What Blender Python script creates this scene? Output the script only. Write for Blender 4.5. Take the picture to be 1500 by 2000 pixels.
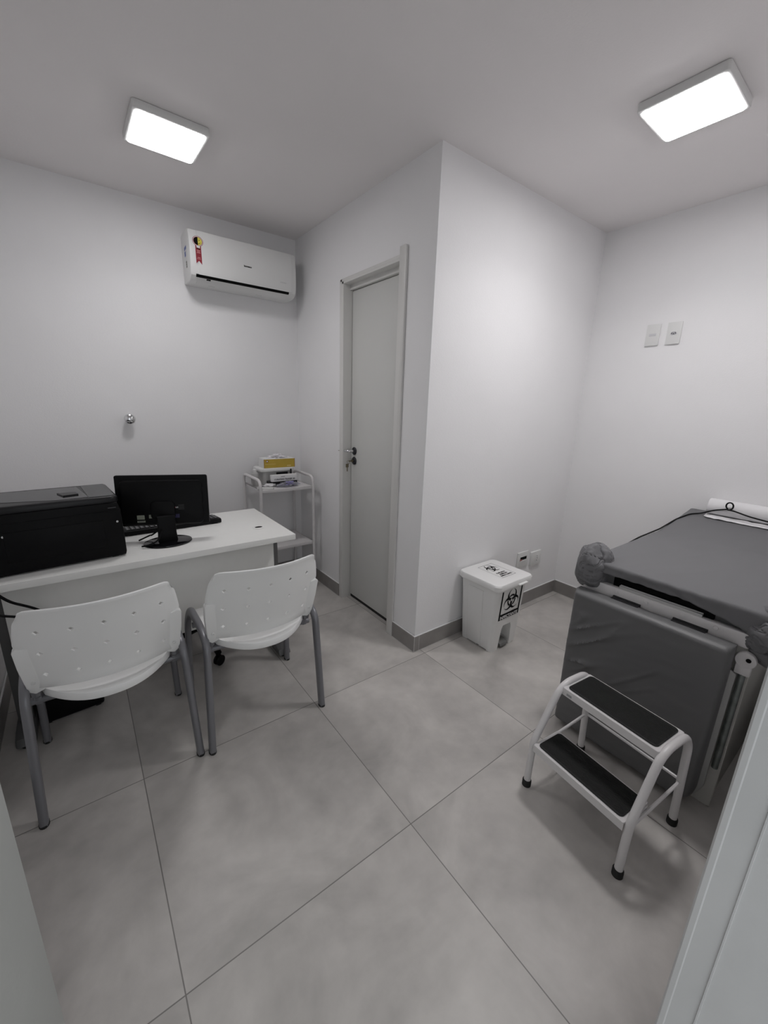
import bpy, bmesh, math, random
from math import sin, cos, pi, radians, sqrt, atan2
from mathutils import Vector, Matrix, noise

random.seed(7)
for o in list(bpy.data.objects):
    bpy.data.objects.remove(o, do_unlink=True)
SC = bpy.context.scene
COL = SC.collection

# ------------------------------------------------------------------ camera
H = 1.40
YAW, PITCH, ROLL, FPX = 0.6496, 0.2605, 0.0321, 790.7
F = Vector((sin(YAW)*cos(PITCH), cos(YAW)*cos(PITCH), -sin(PITCH)))
R0 = Vector((cos(YAW), -sin(YAW), 0))
U0 = R0.cross(F)
R1 = cos(ROLL)*R0 + sin(ROLL)*U0
U1 = -sin(ROLL)*R0 + cos(ROLL)*U0
cam_data = bpy.data.cameras.new('camera')
cam = bpy.data.objects.new('camera', cam_data)
COL.objects.link(cam)
M = Matrix(((R1.x, U1.x, -F.x, 0), (R1.y, U1.y, -F.y, 0), (R1.z, U1.z, -F.z, H), (0, 0, 0, 1)))
cam.matrix_world = M
cam_data.sensor_fit = 'HORIZONTAL'
cam_data.sensor_width = 36
cam_data.lens = FPX/1500*36
cam_data.clip_start = 0.02
SC.camera = cam

# ------------------------------------------------------------------ world + exposure
w = bpy.data.worlds.new('world')
SC.world = w
w.use_nodes = True
w.node_tree.nodes['Background'].inputs[0].default_value = (0.93, 0.97, 1.0, 1)
w.node_tree.nodes['Background'].inputs[1].default_value = 0.9
SC.view_settings.view_transform = 'Standard'
SC.view_settings.look = 'None'
SC.view_settings.gamma = 1
SC.view_settings.use_curve_mapping = False
SC.view_settings.exposure = 0.09
LAMP_W, LAMP_SPREAD = 2.3, 135      # watts and beam of each panel's LED array
LAMP = 23.5          # emission strength of the two ceiling panels

# ------------------------------------------------------------------ materials
def mat(name, col, rough=0.5, metal=0.0, var=0.0, scale=20.0, bump=0.0, bscale=200.0, spec=0.5,
        trans=0.0, emit=0.0, alpha=1.0, coat=0.0):
    m = bpy.data.materials.new(name)
    m.use_nodes = True
    nt = m.node_tree
    b = nt.nodes['Principled BSDF']
    c = tuple(col)+(1,)
    b.inputs['Base Color'].default_value = c
    b.inputs['Roughness'].default_value = rough
    b.inputs['Metallic'].default_value = metal
    b.inputs['Specular IOR Level'].default_value = spec
    b.inputs['Transmission Weight'].default_value = trans
    b.inputs['Coat Weight'].default_value = coat
    b.inputs['Alpha'].default_value = alpha
    if emit:
        b.inputs['Emission Color'].default_value = c
        b.inputs['Emission Strength'].default_value = emit
    if var or bump:
        tc = nt.nodes.new('ShaderNodeTexCoord')
    if var:
        n = nt.nodes.new('ShaderNodeTexNoise')
        n.inputs['Scale'].default_value = scale
        n.inputs['Detail'].default_value = 5
        nt.links.new(tc.outputs['Object'], n.inputs['Vector'])
        r = nt.nodes.new('ShaderNodeValToRGB')
        r.color_ramp.elements[0].position = 0.3
        r.color_ramp.elements[1].position = 0.7
        r.color_ramp.elements[0].color = tuple(x*(1-var) for x in col)+(1,)
        r.color_ramp.elements[1].color = tuple(min(1, x*(1+var)) for x in col)+(1,)
        nt.links.new(n.outputs['Fac'], r.inputs['Fac'])
        nt.links.new(r.outputs['Color'], b.inputs['Base Color'])
    if bump:
        n2 = nt.nodes.new('ShaderNodeTexNoise')
        n2.inputs['Scale'].default_value = bscale
        n2.inputs['Detail'].default_value = 4
        nt.links.new(tc.outputs['Object'], n2.inputs['Vector'])
        bp = nt.nodes.new('ShaderNodeBump')
        bp.inputs['Strength'].default_value = bump
        bp.inputs['Distance'].default_value = 0.002
        nt.links.new(n2.outputs['Fac'], bp.inputs['Height'])
        nt.links.new(bp.outputs['Normal'], b.inputs['Normal'])
    return m

TX, TY, TS = 0.7524, 0.7801, 0.7160      # one tile crossing and the tile pitch

def tile_mat(name, base, grout):
    m = bpy.data.materials.new(name)
    m.use_nodes = True
    nt = m.node_tree
    N, L = nt.nodes, nt.links
    b = N['Principled BSDF']
    tc = N.new('ShaderNodeTexCoord')
    sep = N.new('ShaderNodeSeparateXYZ')
    L.new(tc.outputs['Object'], sep.inputs[0])
    def math_(op, a, b_=None, c=None):
        n = N.new('ShaderNodeMath'); n.operation = op
        for i, v in enumerate((a, b_, c)):
            if v is None: continue
            if isinstance(v, (int, float)): n.inputs[i].default_value = v
            else: L.new(v, n.inputs[i])
        return n.outputs[0]
    dist, cell = [], []
    for ax, t0 in (('X', TX), ('Y', TY)):
        v = math_('DIVIDE', math_('SUBTRACT', sep.outputs[ax], t0), TS)
        cell.append(math_('FLOOR', v))
        fr = math_('FRACT', v)
        dist.append(math_('MULTIPLY', math_('MINIMUM', fr, math_('SUBTRACT', 1.0, fr)), TS))
    d = math_('MINIMUM', dist[0], dist[1])
    g = math_('LESS_THAN', d, 0.0016)
    # cement look: two noises, shifted tile by tile
    comb = N.new('ShaderNodeCombineXYZ')
    L.new(math_('MULTIPLY', cell[0], 3.7), comb.inputs[0])
    L.new(math_('MULTIPLY', cell[1], 5.3), comb.inputs[1])
    add = N.new('ShaderNodeVectorMath'); add.operation = 'ADD'
    L.new(tc.outputs['Object'], add.inputs[0]); L.new(comb.outputs[0], add.inputs[1])
    n1 = N.new('ShaderNodeTexNoise'); n1.inputs['Scale'].default_value = 3.2
    n1.inputs['Detail'].default_value = 6; n1.inputs['Roughness'].default_value = 0.55
    n1.inputs['Distortion'].default_value = 0.6
    L.new(add.outputs[0], n1.inputs['Vector'])
    n2 = N.new('ShaderNodeTexNoise'); n2.inputs['Scale'].default_value = 14
    n2.inputs['Detail'].default_value = 5
    L.new(add.outputs[0], n2.inputs['Vector'])
    f = math_('ADD', math_('MULTIPLY', n1.outputs['Fac'], 0.75), math_('MULTIPLY', n2.outputs['Fac'], 0.25))
    r = N.new('ShaderNodeValToRGB')
    r.color_ramp.elements[0].position = 0.30
    r.color_ramp.elements[1].position = 0.70
    r.color_ramp.elements[0].color = tuple(x*0.72 for x in base)+(1,)
    r.color_ramp.elements[1].color = tuple(x*1.20 for x in base)+(1,)
    L.new(f, r.inputs['Fac'])
    mx = N.new('ShaderNodeMix'); mx.data_type = 'RGBA'
    L.new(math_('MULTIPLY', g, 0.85), mx.inputs['Factor'])
    L.new(r.outputs['Color'], mx.inputs['A'])
    mx.inputs['B'].default_value = tuple(grout)+(1,)
    L.new(mx.outputs['Result'], b.inputs['Base Color'])
    rr = N.new('ShaderNodeMapRange')
    rr.inputs['To Min'].default_value = 0.36; rr.inputs['To Max'].default_value = 0.52
    L.new(n2.outputs['Fac'], rr.inputs['Value'])
    L.new(rr.outputs['Result'], b.inputs['Roughness'])
    bp = N.new('ShaderNodeBump'); bp.inputs['Strength'].default_value = 0.5
    bp.inputs['Distance'].default_value = 0.001
    L.new(math_('SUBTRACT', 1.0, g), bp.inputs['Height'])
    L.new(bp.outputs['Normal'], b.inputs['Normal'])
    return m

WALL = mat('wall_paint', (0.875, 0.868, 0.874), 0.62, var=0.012, scale=3, bump=0.25, bscale=160)
CEIL = mat('ceiling_paint', (0.88, 0.850, 0.848), 0.75, var=0.012, scale=2, bump=0.2, bscale=120)
FLOOR = tile_mat('cement_tile', (0.535, 0.510, 0.485), (0.16, 0.15, 0.14))
BASE = mat('baseboard_tile', (0.27, 0.255, 0.245), 0.4, var=0.12, scale=9)
GROUT = mat('light_grout', (0.55, 0.54, 0.53), 0.8)
FRAME = mat('frame_enamel', (0.72, 0.71, 0.69), 0.38, var=0.01, scale=8)
LEAF = mat('door_laminate', (0.66, 0.66, 0.64), 0.45, var=0.012, scale=6)
JAMB = mat('jamb_enamel', (0.60, 0.60, 0.60), 0.5, var=0.03, scale=7, bump=0.2, bscale=60)
ENTRY = mat('entry_door_paint', (0.50, 0.52, 0.50), 0.6, var=0.03, scale=5, bump=0.2, bscale=80)
CHROME = mat('chrome', (0.75, 0.75, 0.76), 0.12, 1.0)
DARKCHROME = mat('dark_metal', (0.06, 0.062, 0.07), 0.3, 0.8)
BRASS = mat('aged_brass', (0.22, 0.19, 0.13), 0.4, 0.9)
PLASTIC = mat('white_plastic', (0.76, 0.76, 0.75), 0.42)
BINW = mat('bin_plastic', (0.86, 0.855, 0.845), 0.42, var=0.01, scale=10)
CHAIRP = mat('chair_plastic', (0.87, 0.87, 0.86), 0.36, bump=0.12, bscale=500)
CHAIRM = mat('grey_painted_steel', (0.20, 0.20, 0.215), 0.32, 0.25)
RUBBER = mat('black_rubber', (0.012, 0.012, 0.012), 0.7)
DESKW = mat('white_melamine', (0.80, 0.80, 0.78), 0.38, var=0.01, scale=30)
DESKP = mat('panel_melamine', (0.80, 0.80, 0.775), 0.5, var=0.01, scale=30)
DESKM = mat('desk_steel', (0.13, 0.13, 0.13), 0.42, 0.3)
BLACK = mat('black_plastic', (0.0035, 0.0035, 0.004), 0.5, spec=0.15)
GLOSSB = mat('gloss_black', (0.004, 0.004, 0.005), 0.12, spec=0.4)
GREYB = mat('charcoal_plastic', (0.012, 0.012, 0.0135), 0.35, spec=0.3)
KEYM = mat('key_caps', (0.03, 0.03, 0.032), 0.5)
KEYL = mat('key_legends', (0.35, 0.35, 0.36), 0.6)
STEELW = mat('white_enamel_steel', (0.72, 0.70, 0.70), 0.3, var=0.03, scale=14)
TREADM = mat('ribbed_rubber', (0.008, 0.008, 0.008), 0.75, bump=0.4, bscale=350)
BEDW = mat('bed_white_board', (0.55, 0.54, 0.51), 0.5, var=0.03, scale=8)
ALU = mat('aluminium', (0.62, 0.62, 0.62), 0.35, 0.7)
GALV = mat('galvanised_steel', (0.22, 0.24, 0.23), 0.4, 0.8, var=0.2, scale=30)
SHEET = mat('grey_nonwoven', (0.160, 0.159, 0.166), 0.62, bump=0.25, bscale=700)
VINYL = mat('grey_cover', (0.135, 0.135, 0.137), 0.45, bump=0.2, bscale=400)
PAPER = mat('white_paper', (0.78, 0.77, 0.78), 0.8)
INK = mat('black_ink', (0.003, 0.003, 0.003), 0.6, spec=0.1)
GREYINK = mat('grey_ink', (0.10, 0.10, 0.11), 0.6)
RED = mat('red_print', (0.26, 0.012, 0.025), 0.5)
PINK = mat('pink_print', (0.62, 0.25, 0.25), 0.6)
YEL = mat('yellow_print', (0.75, 0.66, 0.10), 0.5)
BLUE = mat('blue_print', (0.12, 0.17, 0.42), 0.6)
VIOLET = mat('violet_print', (0.25, 0.23, 0.48), 0.6)
BOXY = mat('mustard_card', (0.52, 0.36, 0.045), 0.5, var=0.04, scale=30)
ORANGE = mat('brown_print', (0.30, 0.09, 0.02), 0.5)
LABELG = mat('label_grey_green', (0.30, 0.32, 0.25), 0.6)
MILKY = mat('milky_plastic', (0.62, 0.61, 0.60), 0.35, trans=0.35)
CLEAR = mat('thin_clear_film', (0.80, 0.80, 0.88), 0.15, trans=0.75)
TISSUE = mat('white_latex', (0.82, 0.80, 0.82), 0.6)
TASK = mat('dark_grey_fabric', (0.045, 0.042, 0.050), 0.8, bump=0.3, bscale=600)
ACW = mat('ac_plastic', (0.76, 0.76, 0.75), 0.3)
DIFF = mat('lamp_diffuser', (1.0, 0.985, 1.0), 0.5, emit=LAMP)

# ------------------------------------------------------------------ mesh helpers
def finish(bm, name, m, parent=None, smooth=32, mats=None):
    bmesh.ops.recalc_face_normals(bm, faces=bm.faces)
    me = bpy.data.meshes.new(name)
    bm.to_mesh(me); bm.free()
    for mm in (mats or [m]):
        me.materials.append(mm)
    for p in me.polygons:
        p.use_smooth = True
    me.set_sharp_from_angle(angle=radians(smooth))
    o = bpy.data.objects.new(name, me)
    COL.objects.link(o)
    if parent is not None:
        o.parent = parent
    return o

def bx(bm, x0, x1, y0, y1, z0, z1, bev=0.0, seg=2, mi=0):
    vs = [bm.verts.new((x, y, z)) for x in (x0, x1) for y in (y0, y1) for z in (z0, z1)]
    idx = [(0, 1, 3, 2), (4, 6, 7, 5), (0, 4, 5, 1), (2, 3, 7, 6), (0, 2, 6, 4), (1, 5, 7, 3)]
    fs = [bm.faces.new([vs[i] for i in f]) for f in idx]
    for f in fs: f.material_index = mi
    bmesh.ops.recalc_face_normals(bm, faces=fs)
    if bev > 0:
        es = list({e for f in fs for e in f.edges})
        r = bmesh.ops.bevel(bm, geom=es, offset=bev, segments=seg, profile=0.5, affect='EDGES')
        for f in r['faces']: f.material_index = mi
    return vs

def box(name, x0, x1, y0, y1, z0, z1, m, parent=None, bev=0.0, seg=2):
    bm = bmesh.new()
    bx(bm, x0, x1, y0, y1, z0, z1, bev, seg)
    return finish(bm, name, m, parent)

def prism(bm, pts, axis, a, b, mi=0, bev=0.0, bseg=2):
    """pts: 2D outline; axis 'x','y','z' = extrusion axis from a to b"""
    def P(p, t):
        if axis == 'x': return (t, p[0], p[1])
        if axis == 'y': return (p[0], t, p[1])
        return (p[0], p[1], t)
    A = [bm.verts.new(P(p, a)) for p in pts]
    B = [bm.verts.new(P(p, b)) for p in pts]
    fs = [bm.faces.new(A), bm.faces.new(list(reversed(B)))]
    n = len(pts)
    for i in range(n):
        fs.append(bm.faces.new([A[i], B[i], B[(i+1) % n], A[(i+1) % n]]))
    bmesh.ops.recalc_face_normals(bm, faces=fs)
    for f in fs: f.material_index = mi
    if bev > 0:
        es = [e for e in {e for f in fs[:2] for e in f.edges}]
        r = bmesh.ops.bevel(bm, geom=es, offset=bev, segments=bseg, profile=0.5, affect='EDGES')
        for f in r['faces']: f.material_index = mi
    return fs

def rrect(x0, x1, y0, y1, r, n=6):
    pts = []
    for cx, cy, a0 in ((x1-r, y1-r, 0), (x0+r, y1-r, 90), (x0+r, y0+r, 180), (x1-r, y0+r, 270)):
        for i in range(n+1):
            a = radians(a0+90*i/n)
            pts.append((cx+r*cos(a), cy+r*sin(a)))
    return pts

def smooth_path(pts, r=0.04, n=6):
    """round the inner corners of a polyline"""
    P = [Vector(p) for p in pts]
    out = [P[0]]
    for i in range(1, len(P)-1):
        a, b, c = P[i-1], P[i], P[i+1]
        d1 = (a-b); d2 = (c-b)
        rr = min(r if not isinstance(r, (list, tuple)) else r[i-1], d1.length*0.49, d2.length*0.49)
        p1 = b+d1.normalized()*rr; p2 = b+d2.normalized()*rr
        for k in range(n+1):
            t = k/n
            out.append((1-t)**2*p1+2*t*(1-t)*b+t*t*p2)
    out.append(P[-1])
    return out

def tube(bm, path, r, seg=14, ry=None, up=None, closed=False, cap=True, mi=0, sq=1.0):
    """sweep an ellipse (r along side, ry along binormal)"""
    P = [Vector(p) for p in path]
    n = len(P)
    ry = ry or r
    T = []
    for i in range(n):
        if closed: t = P[(i+1) % n]-P[i-1]
        elif i == 0: t = P[1]-P[0]
        elif i == n-1: t = P[-1]-P[-2]
        else: t = (P[i+1]-P[i]).normalized()+(P[i]-P[i-1]).normalized()
        T.append(t.normalized())
    if up is None:
        up = Vector((0, 0, 1)) if abs(T[0].z) < 0.9 else Vector((1, 0, 0))
    N = (Vector(up)-T[0]*Vector(up).dot(T[0])).normalized()
    rings = []
    for i in range(n):
        if i: N = (N-T[i]*N.dot(T[i])).normalized()
        B = T[i].cross(N)
        rr = r[i] if isinstance(r, (list, tuple)) else r
        r2 = rr if ry is r else ry
        ring_ = []
        for k in range(seg):
            c_, s_ = cos(2*pi*k/seg), sin(2*pi*k/seg)
            c_ = math.copysign(abs(c_)**sq, c_); s_ = math.copysign(abs(s_)**sq, s_)
            ring_.append(bm.verts.new(P[i]+N*rr*c_+B*r2*s_))
        rings.append(ring_)
    fs = []
    m = n if closed else n-1
    for i in range(m):
        a, b = rings[i], rings[(i+1) % n]
        for k in range(seg):
            fs.append(bm.faces.new([a[k], a[(k+1) % seg], b[(k+1) % seg], b[k]]))
    if cap and not closed:
        fs.append(bm.faces.new(list(reversed(rings[0])))); fs.append(bm.faces.new(rings[-1]))
    for f in fs: f.material_index = mi
    return rings

def lathe(bm, prof, seg=32, M4=None, mi=0):
    """prof: list of (radius, z) ; M4 transforms"""
    rings = []
    for r, z in prof:
        if r < 1e-6: rings.append([bm.verts.new((0, 0, z))])
        else: rings.append([bm.verts.new((r*cos(2*pi*k/seg), r*sin(2*pi*k/seg), z)) for k in range(seg)])
    fs = []
    for a, b in zip(rings, rings[1:]):
        for k in range(seg):
            k2 = (k+1) % seg
            if len(a) == 1 and len(b) > 1: fs.append(bm.faces.new([a[0], b[k], b[k2]]))
            elif len(b) == 1 and len(a) > 1: fs.append(bm.faces.new([a[k], a[k2], b[0]]))
            elif len(a) > 1: fs.append(bm.faces.new([a[k], a[k2], b[k2], b[k]]))
    for f in fs: f.material_index = mi
    if M4 is not None:
        bmesh.ops.transform(bm, matrix=M4, verts=[v for r in rings for v in r])
    return rings

def empty(name, loc=(0, 0, 0), rz=0.0):
    o = bpy.data.objects.new(name, None)
    COL.objects.link(o)
    o.location = loc
    o.rotation_euler = (0, 0, rz)
    o.empty_display_size = 0.05
    return o

def tag(o, label, cat, group=None, kind=None):
    o['label'] = label
    o['category'] = cat
    if group: o['group'] = group
    if kind: o['kind'] = kind
    return o

def struct(o):
    o['kind'] = 'structure'
    return o

def copy_tree(o, parent=None):
    c = o.copy()
    COL.objects.link(c)
    if parent is not None: c.parent = parent
    for ch in list(o.children):
        copy_tree(ch, c)
    return c

def text_mesh(s, size, depth=0.0004, bold=0.0, sx=1.0):
    cu = bpy.data.curves.new('lettering', 'FONT')
    cu.body = s; cu.size = size; cu.extrude = depth; cu.align_x = 'CENTER'; cu.align_y = 'CENTER'
    cu.offset = bold; cu.resolution_u = 2
    t = bpy.data.objects.new('lettering', cu)
    COL.objects.link(t)
    bpy.context.view_layer.update()
    me = bpy.data.meshes.new_from_object(t.evaluated_get(bpy.context.evaluated_depsgraph_get()))
    bpy.data.objects.remove(t, do_unlink=True)
    return me

def add_mesh(bm, me, M4, mi=0):
    n0 = len(bm.faces)
    me2 = me.copy(); me2.transform(M4)
    bm.from_mesh(me2)
    bm.faces.ensure_lookup_table()
    for f in bm.faces[n0:]: f.material_index = mi
    bpy.data.meshes.remove(me2)

def frame4(o, xa, ya):
    xa = Vector(xa).normalized(); ya = Vector(ya).normalized(); za = xa.cross(ya)
    return Matrix(((xa.x, ya.x, za.x, o[0]), (xa.y, ya.y, za.y, o[1]), (xa.z, ya.z, za.z, o[2]), (0, 0, 0, 1)))

# ------------------------------------------------------------------ the room
XL, XD, XR = -0.42, 1.428, 2.894       # left wall, bathroom-door wall, right wall
YF, YB, YA = 0.048, 1.546, 3.027       # entry wall, recess wall, air-conditioner wall
HC = 2.504
DY0, DY1, DZ = 1.800, 2.372, 2.115     # bathroom door opening
EX0, EX1, EZ = -0.262, 0.60, 2.12      # entry door opening

struct(box('floor', -1.2, 3.1, -1.4, 3.2, -0.06, 0.0, FLOOR))
struct(box('ceiling', -0.6, 3.1, -0.14, 3.2, HC, HC+0.1, CEIL))
struct(box('wall_back', XL-0.12, XR+0.12, YA, YA+0.12, 0, HC, WALL))
struct(box('wall_left', XL-0.12, XL, YF, YA, 0, HC, WALL))
struct(box('wall_right', XR, XR+0.12, YF-0.12, YA, 0, HC, WALL))
struct(box('wall_middle', XD+0.12, XR, YB, YB+0.12, 0, HC, WALL))
bm = bmesh.new()
bx(bm, XD, XD+0.12, YB, DY0-0.012, 0, HC)
bx(bm, XD, XD+0.12, DY1+0.012, YA, 0, HC)
bx(bm, XD, XD+0.12, DY0-0.012, DY1+0.012, DZ+0.012, HC)
struct(finish(bm, 'wall_door', WALL))
bm = bmesh.new()
bx(bm, XL-0.12, EX0-0.03, YF-0.16, YF, 0, HC)
bx(bm, EX1+0.03, XR, YF-0.16, YF, 0, HC)
bx(bm, EX0-0.03, EX1+0.03, YF-0.16, YF, EZ+0.03, HC)
struct(finish(bm, 'wall_front', WALL))

# baseboards: dark tile strips with a light grout bead above and below
BH, BT = 0.097, 0.010
def baseboard(name, x0, x1, y0, y1, joints=()):
    bm = bmesh.new()
    bx(bm, x0, x1, y0, y1, 0.002, BH, 0.001, 1, 0)
    bx(bm, x0-0.001, x1+0.001, y0-0.001, y1+0.001, 0.0, 0.0025, 0, 1, 1)
    # tapering plaster bead on top of the tile
    for (a, b) in (((x0+x1)/2, (y0+y1)/2),):
        bx(bm, x0+0.0015, x1-0.0015, y0+0.0015, y1-0.0015, BH, BH+0.005, 0.001, 1, 2)
    for j in joints: bx(bm, *j, 0, 1, 1)
    return struct(finish(bm, name, BASE, mats=[BASE, GROUT, WALL]))
baseboard('baseboard_back', XL+BT, XD, YA-BT, YA)
baseboard('baseboard_left', XL, XL+BT, YF, YA)
baseboard('baseboard_door', XD-BT, XD, YB, 1.752)
baseboard('baseboard_corner', XD-BT, XD, 2.398, YA-BT)
baseboard('baseboard_middle', XD-BT, XR-BT, YB-BT, YB,
          joints=[(XD+0.026, XD+0.0285, YB-BT-0.0006, YB, 0.002, BH),
                  (XD-BT-0.0006, XD-BT+0.002, YB-BT-0.0006, YB-BT+0.002, 0.002, BH)])
baseboard('baseboard_right', XR-BT, XR, YF, YB-BT)
baseboard('baseboard_front', EX1+0.10, XR-BT, YF, YF+BT)

# ---- bathroom door: door_1
d1 = struct(empty('door_1', (XD, (DY0+DY1)/2, 0)))
def at(o, par):     # build parts in world coordinates, then parent keeping place
    o.parent = par
    o.matrix_parent_inverse = (Matrix.Translation(par.location) @ Matrix.Rotation(par.rotation_euler.z, 4, 'Z')).inverted()
    return o
LX = XD+0.062     # front face of the leaf
bm = bmesh.new()  # jambs and head lining
bx(bm, XD-0.004, XD+0.124, DY0-0.012, DY0+0.004, 0, DZ, 0.001)
bx(bm, XD-0.004, XD+0.124, DY1-0.016, DY1+0.012, 0, DZ, 0.001)
bx(bm, XD-0.004, XD+0.124, DY0-0.012, DY1+0.012, DZ-0.014, DZ+0.012, 0.001)
# rebate behind which the leaf closes
bx(bm, LX+0.036, XD+0.124, DY0, DY0+0.016, 0, DZ-0.01, 0.001)
bx(bm, LX+0.036, XD+0.124, DY1-0.03, DY1-0.014, 0, DZ-0.01, 0.001)
bx(bm, LX-0.018, XD+0.124, DY0, DY1-0.014, DZ-0.042, DZ-0.01, 0.001)
at(finish(bm, 'door_frame', FRAME), d1)
bm = bmesh.new()  # near casing: a proud strip taller than the head
prism(bm, [(DY0-0.053, 0), (DY0-0.053, 2.150), (DY0-0.050, 2.158), (DY0-0.043, 2.162), (DY0+0.002, 2.162), (DY0+0.002, 0)], 'x', XD-0.014, XD, bev=0.003)
at(finish(bm, 'casing', FRAME), d1)
bm = bmesh.new()
bx(bm, XD-0.005, XD, DY1+0.0, DY1+0.026, 0, DZ+0.012, 0.0015)
at(finish(bm, 'casing', FRAME), d1)
bm = bmesh.new()
bx(bm, XD-0.005, XD, DY0+0.002, DY1+0.018, DZ-0.002, DZ+0.014, 0.0015)
at(finish(bm, 'casing', FRAME), d1)
at(box('gap_shade_strip', LX+0.006, LX+0.030, DY0+0.006, DY1-0.020, 0.001, 0.030, RUBBER), d1)  # black strip added for the shade in the gap under the leaf
at(box('door_leaf', LX, LX+0.035, DY0+0.006, DY1-0.020, 0.026, DZ-0.046, LEAF, bev=0.0015), d1)
leaf = d1.children[-1]
def rosette(name, y, z, parent, m=DARKCHROME):
    bm = bmesh.new()
    lathe(bm, [(0, 0.0), (0.026, 0.0), (0.0262, 0.005), (0.022, 0.0085), (0.011, 0.009), (0.010, 0.012), (0, 0.012)], 28,
          Matrix.Translation((LX, y, z)) @ Matrix.Rotation(-pi/2, 4, 'Y'))
    return at(finish(bm, name, m), parent)
hy, hz = 2.312, 1.088
rosette('handle_rosette', hy, hz, d1)
bm = bmesh.new()
tube(bm, smooth_path([(LX-0.004, hy, hz), (LX-0.050, hy, hz), (LX-0.056, hy+0.105, hz-0.002)], 0.022), 0.0085, 12)
at(finish(bm, 'door_handle', CHROME), d1)
rosette('lock_rosette', hy, hz-0.066, d1)
bm = bmesh.new()
lathe(bm, [(0, 0), (0.009, 0), (0.009, 0.010), (0, 0.010)], 16, Matrix.Translation((LX-0.010, hy, hz-0.066)) @ Matrix.Rotation(-pi/2, 4, 'Y'))
bx(bm, LX-0.045, LX-0.018, hy-0.001, hy+0.001, hz-0.070, hz-0.062)
tube(bm, [(LX-0.048+0.010*cos(a), hy+0.004*sin(a), hz-0.073+0.010*sin(a)) for a in [i*2*pi/14 for i in range(14)]], 0.0012, 6, closed=True)
bx(bm, LX-0.066, LX-0.044, hy+0.002, hy+0.004, hz-0.108, hz-0.084, 0.001)
bx(bm, LX-0.058, LX-0.051, hy+0.002, hy+0.004, hz-0.135, hz-0.104, 0.0005)
at(finish(bm, 'keys', BRASS), d1)

# ---- entry door: leaf standing open along the left, jamb on the right
d2 = struct(empty('door_2', (EX0, YF, 0)))
A = Vector((EX0+0.018, YF+0.01, 0)); B = Vector((-0.176, 0.800, 0))
dv = (B-A).normalized(); nv = Vector((dv.y, -dv.x, 0))
bm = bmesh.new()
bx(bm, -0.035, 0, 0, (B-A).length, 0.008, 2.10, 0.002)
bmesh.ops.transform(bm, matrix=frame4((A.x, A.y, 0), nv, dv), verts=bm.verts)
at(finish(bm, 'door_leaf', ENTRY), d2)
bm = bmesh.new()
bx(bm, EX0-0.03, EX0, YF-0.165, YF+0.004, 0, EZ, 0.002)
bx(bm, EX0-0.03, EX1+0.03, YF-0.165, YF+0.004, EZ, EZ+0.03, 0.002)
at(finish(bm, 'door_frame', JAMB), d2)
for z in (0.25, 1.05, 1.85):
    bm = bmesh.new()
    tube(bm, [(EX0+0.008, YF+0.010, z-0.04), (EX0+0.008, YF+0.010, z+0.04)], 0.006, 10)
    at(finish(bm, 'hinge', CHROME), d2)
# right jamb, rounded casing lip and stop bead: trim_1
bm = bmesh.new()
prism(bm, [(EX1, YF-0.165), (EX1, 0.0145), (EX1-0.0022, 0.0150), (EX1-0.0022, 0.0168), (EX1, 0.0174), (EX1, YF-0.0035),
           (EX1-0.0012, YF-0.002), (EX1-0.0008, YF+0.0040), (EX1+0.003, YF+0.0065), (EX1+0.055, YF+0.0065), (EX1+0.058, YF+0.004),
           (EX1+0.058, YF), (EX1+0.03, YF), (EX1+0.03, YF-0.165)], 'z', 0, EZ)
struct(finish(bm, 'trim_1', JAMB))

# ------------------------------------------------------------------ ceiling lamps
def ceiling_lamp(x, y, s, rz, label, power):
    t = empty('ceiling_lamp', (x, y, HC), rz)
    tag(t, label, 'ceiling light', 'square surface mounted ceiling panels')
    bm = bmesh.new()
    prism(bm, rrect(-s/2-0.012, s/2+0.012, -s/2-0.012, s/2+0.012, 0.012), 'z', -0.030, -0.001, bev=0.003)
    finish(bm, 'lamp_frame', PLASTIC, t)
    bm = bmesh.new()
    prism(bm, rrect(-s/2, s/2, -s/2, s/2, 0.014), 'z', -0.0345, -0.012, bev=0.003)
    dm = DIFF.copy(); dm.node_tree.nodes['Principled BSDF'].inputs['Emission Strength'].default_value = LAMP*power
    finish(bm, 'diffuser', dm, t)
    ld = bpy.data.lights.new('led_array', 'AREA')
    ld.shape = 'SQUARE'; ld.size = s-0.02; ld.energy = LAMP_W*power; ld.spread = radians(LAMP_SPREAD)
    ld.color = (1.0, 0.985, 0.985)
    lo = bpy.data.objects.new('led_array', ld); COL.objects.link(lo); lo.parent = t; lo.location = (0, 0, -0.0355)
    return t
ceiling_lamp(0.476, 2.262, 0.262, radians(1), 'square lit ceiling panel above the desk, towards the air conditioner', 0.76)
ceiling_lamp(1.967, 0.795, 0.254, radians(1), 'square lit ceiling panel above the examination bed', 1.33)

# ------------------------------------------------------------------ air conditioner
AX0, AX1 = 0.668, 1.338
acx = (AX0+AX1)/2
ac = tag(empty('air_conditioner', (acx, YA, 2.078)), 'white wall mounted split air conditioner with a red ribbon sticker', 'air conditioner')
def acl(v): return v-acx
prof = []   # (y, z) outline seen from the side, y negative into the room
prof = [(0, 0.005), (0, 0.305), (-0.05, 0.315), (-0.150, 0.314), (-0.182, 0.300), (-0.194, 0.262), (-0.198, 0.20), (-0.198, 0.115),
        (-0.194, 0.070), (-0.182, 0.034), (-0.160, 0.012), (-0.12, 0.002), (-0.06, 0.0)]
bm = bmesh.new()
prism(bm, prof, 'x', AX0-acx, AX1-acx, bev=0.010, bseg=3)
finish(bm, 'body', ACW, ac, smooth=25)
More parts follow.
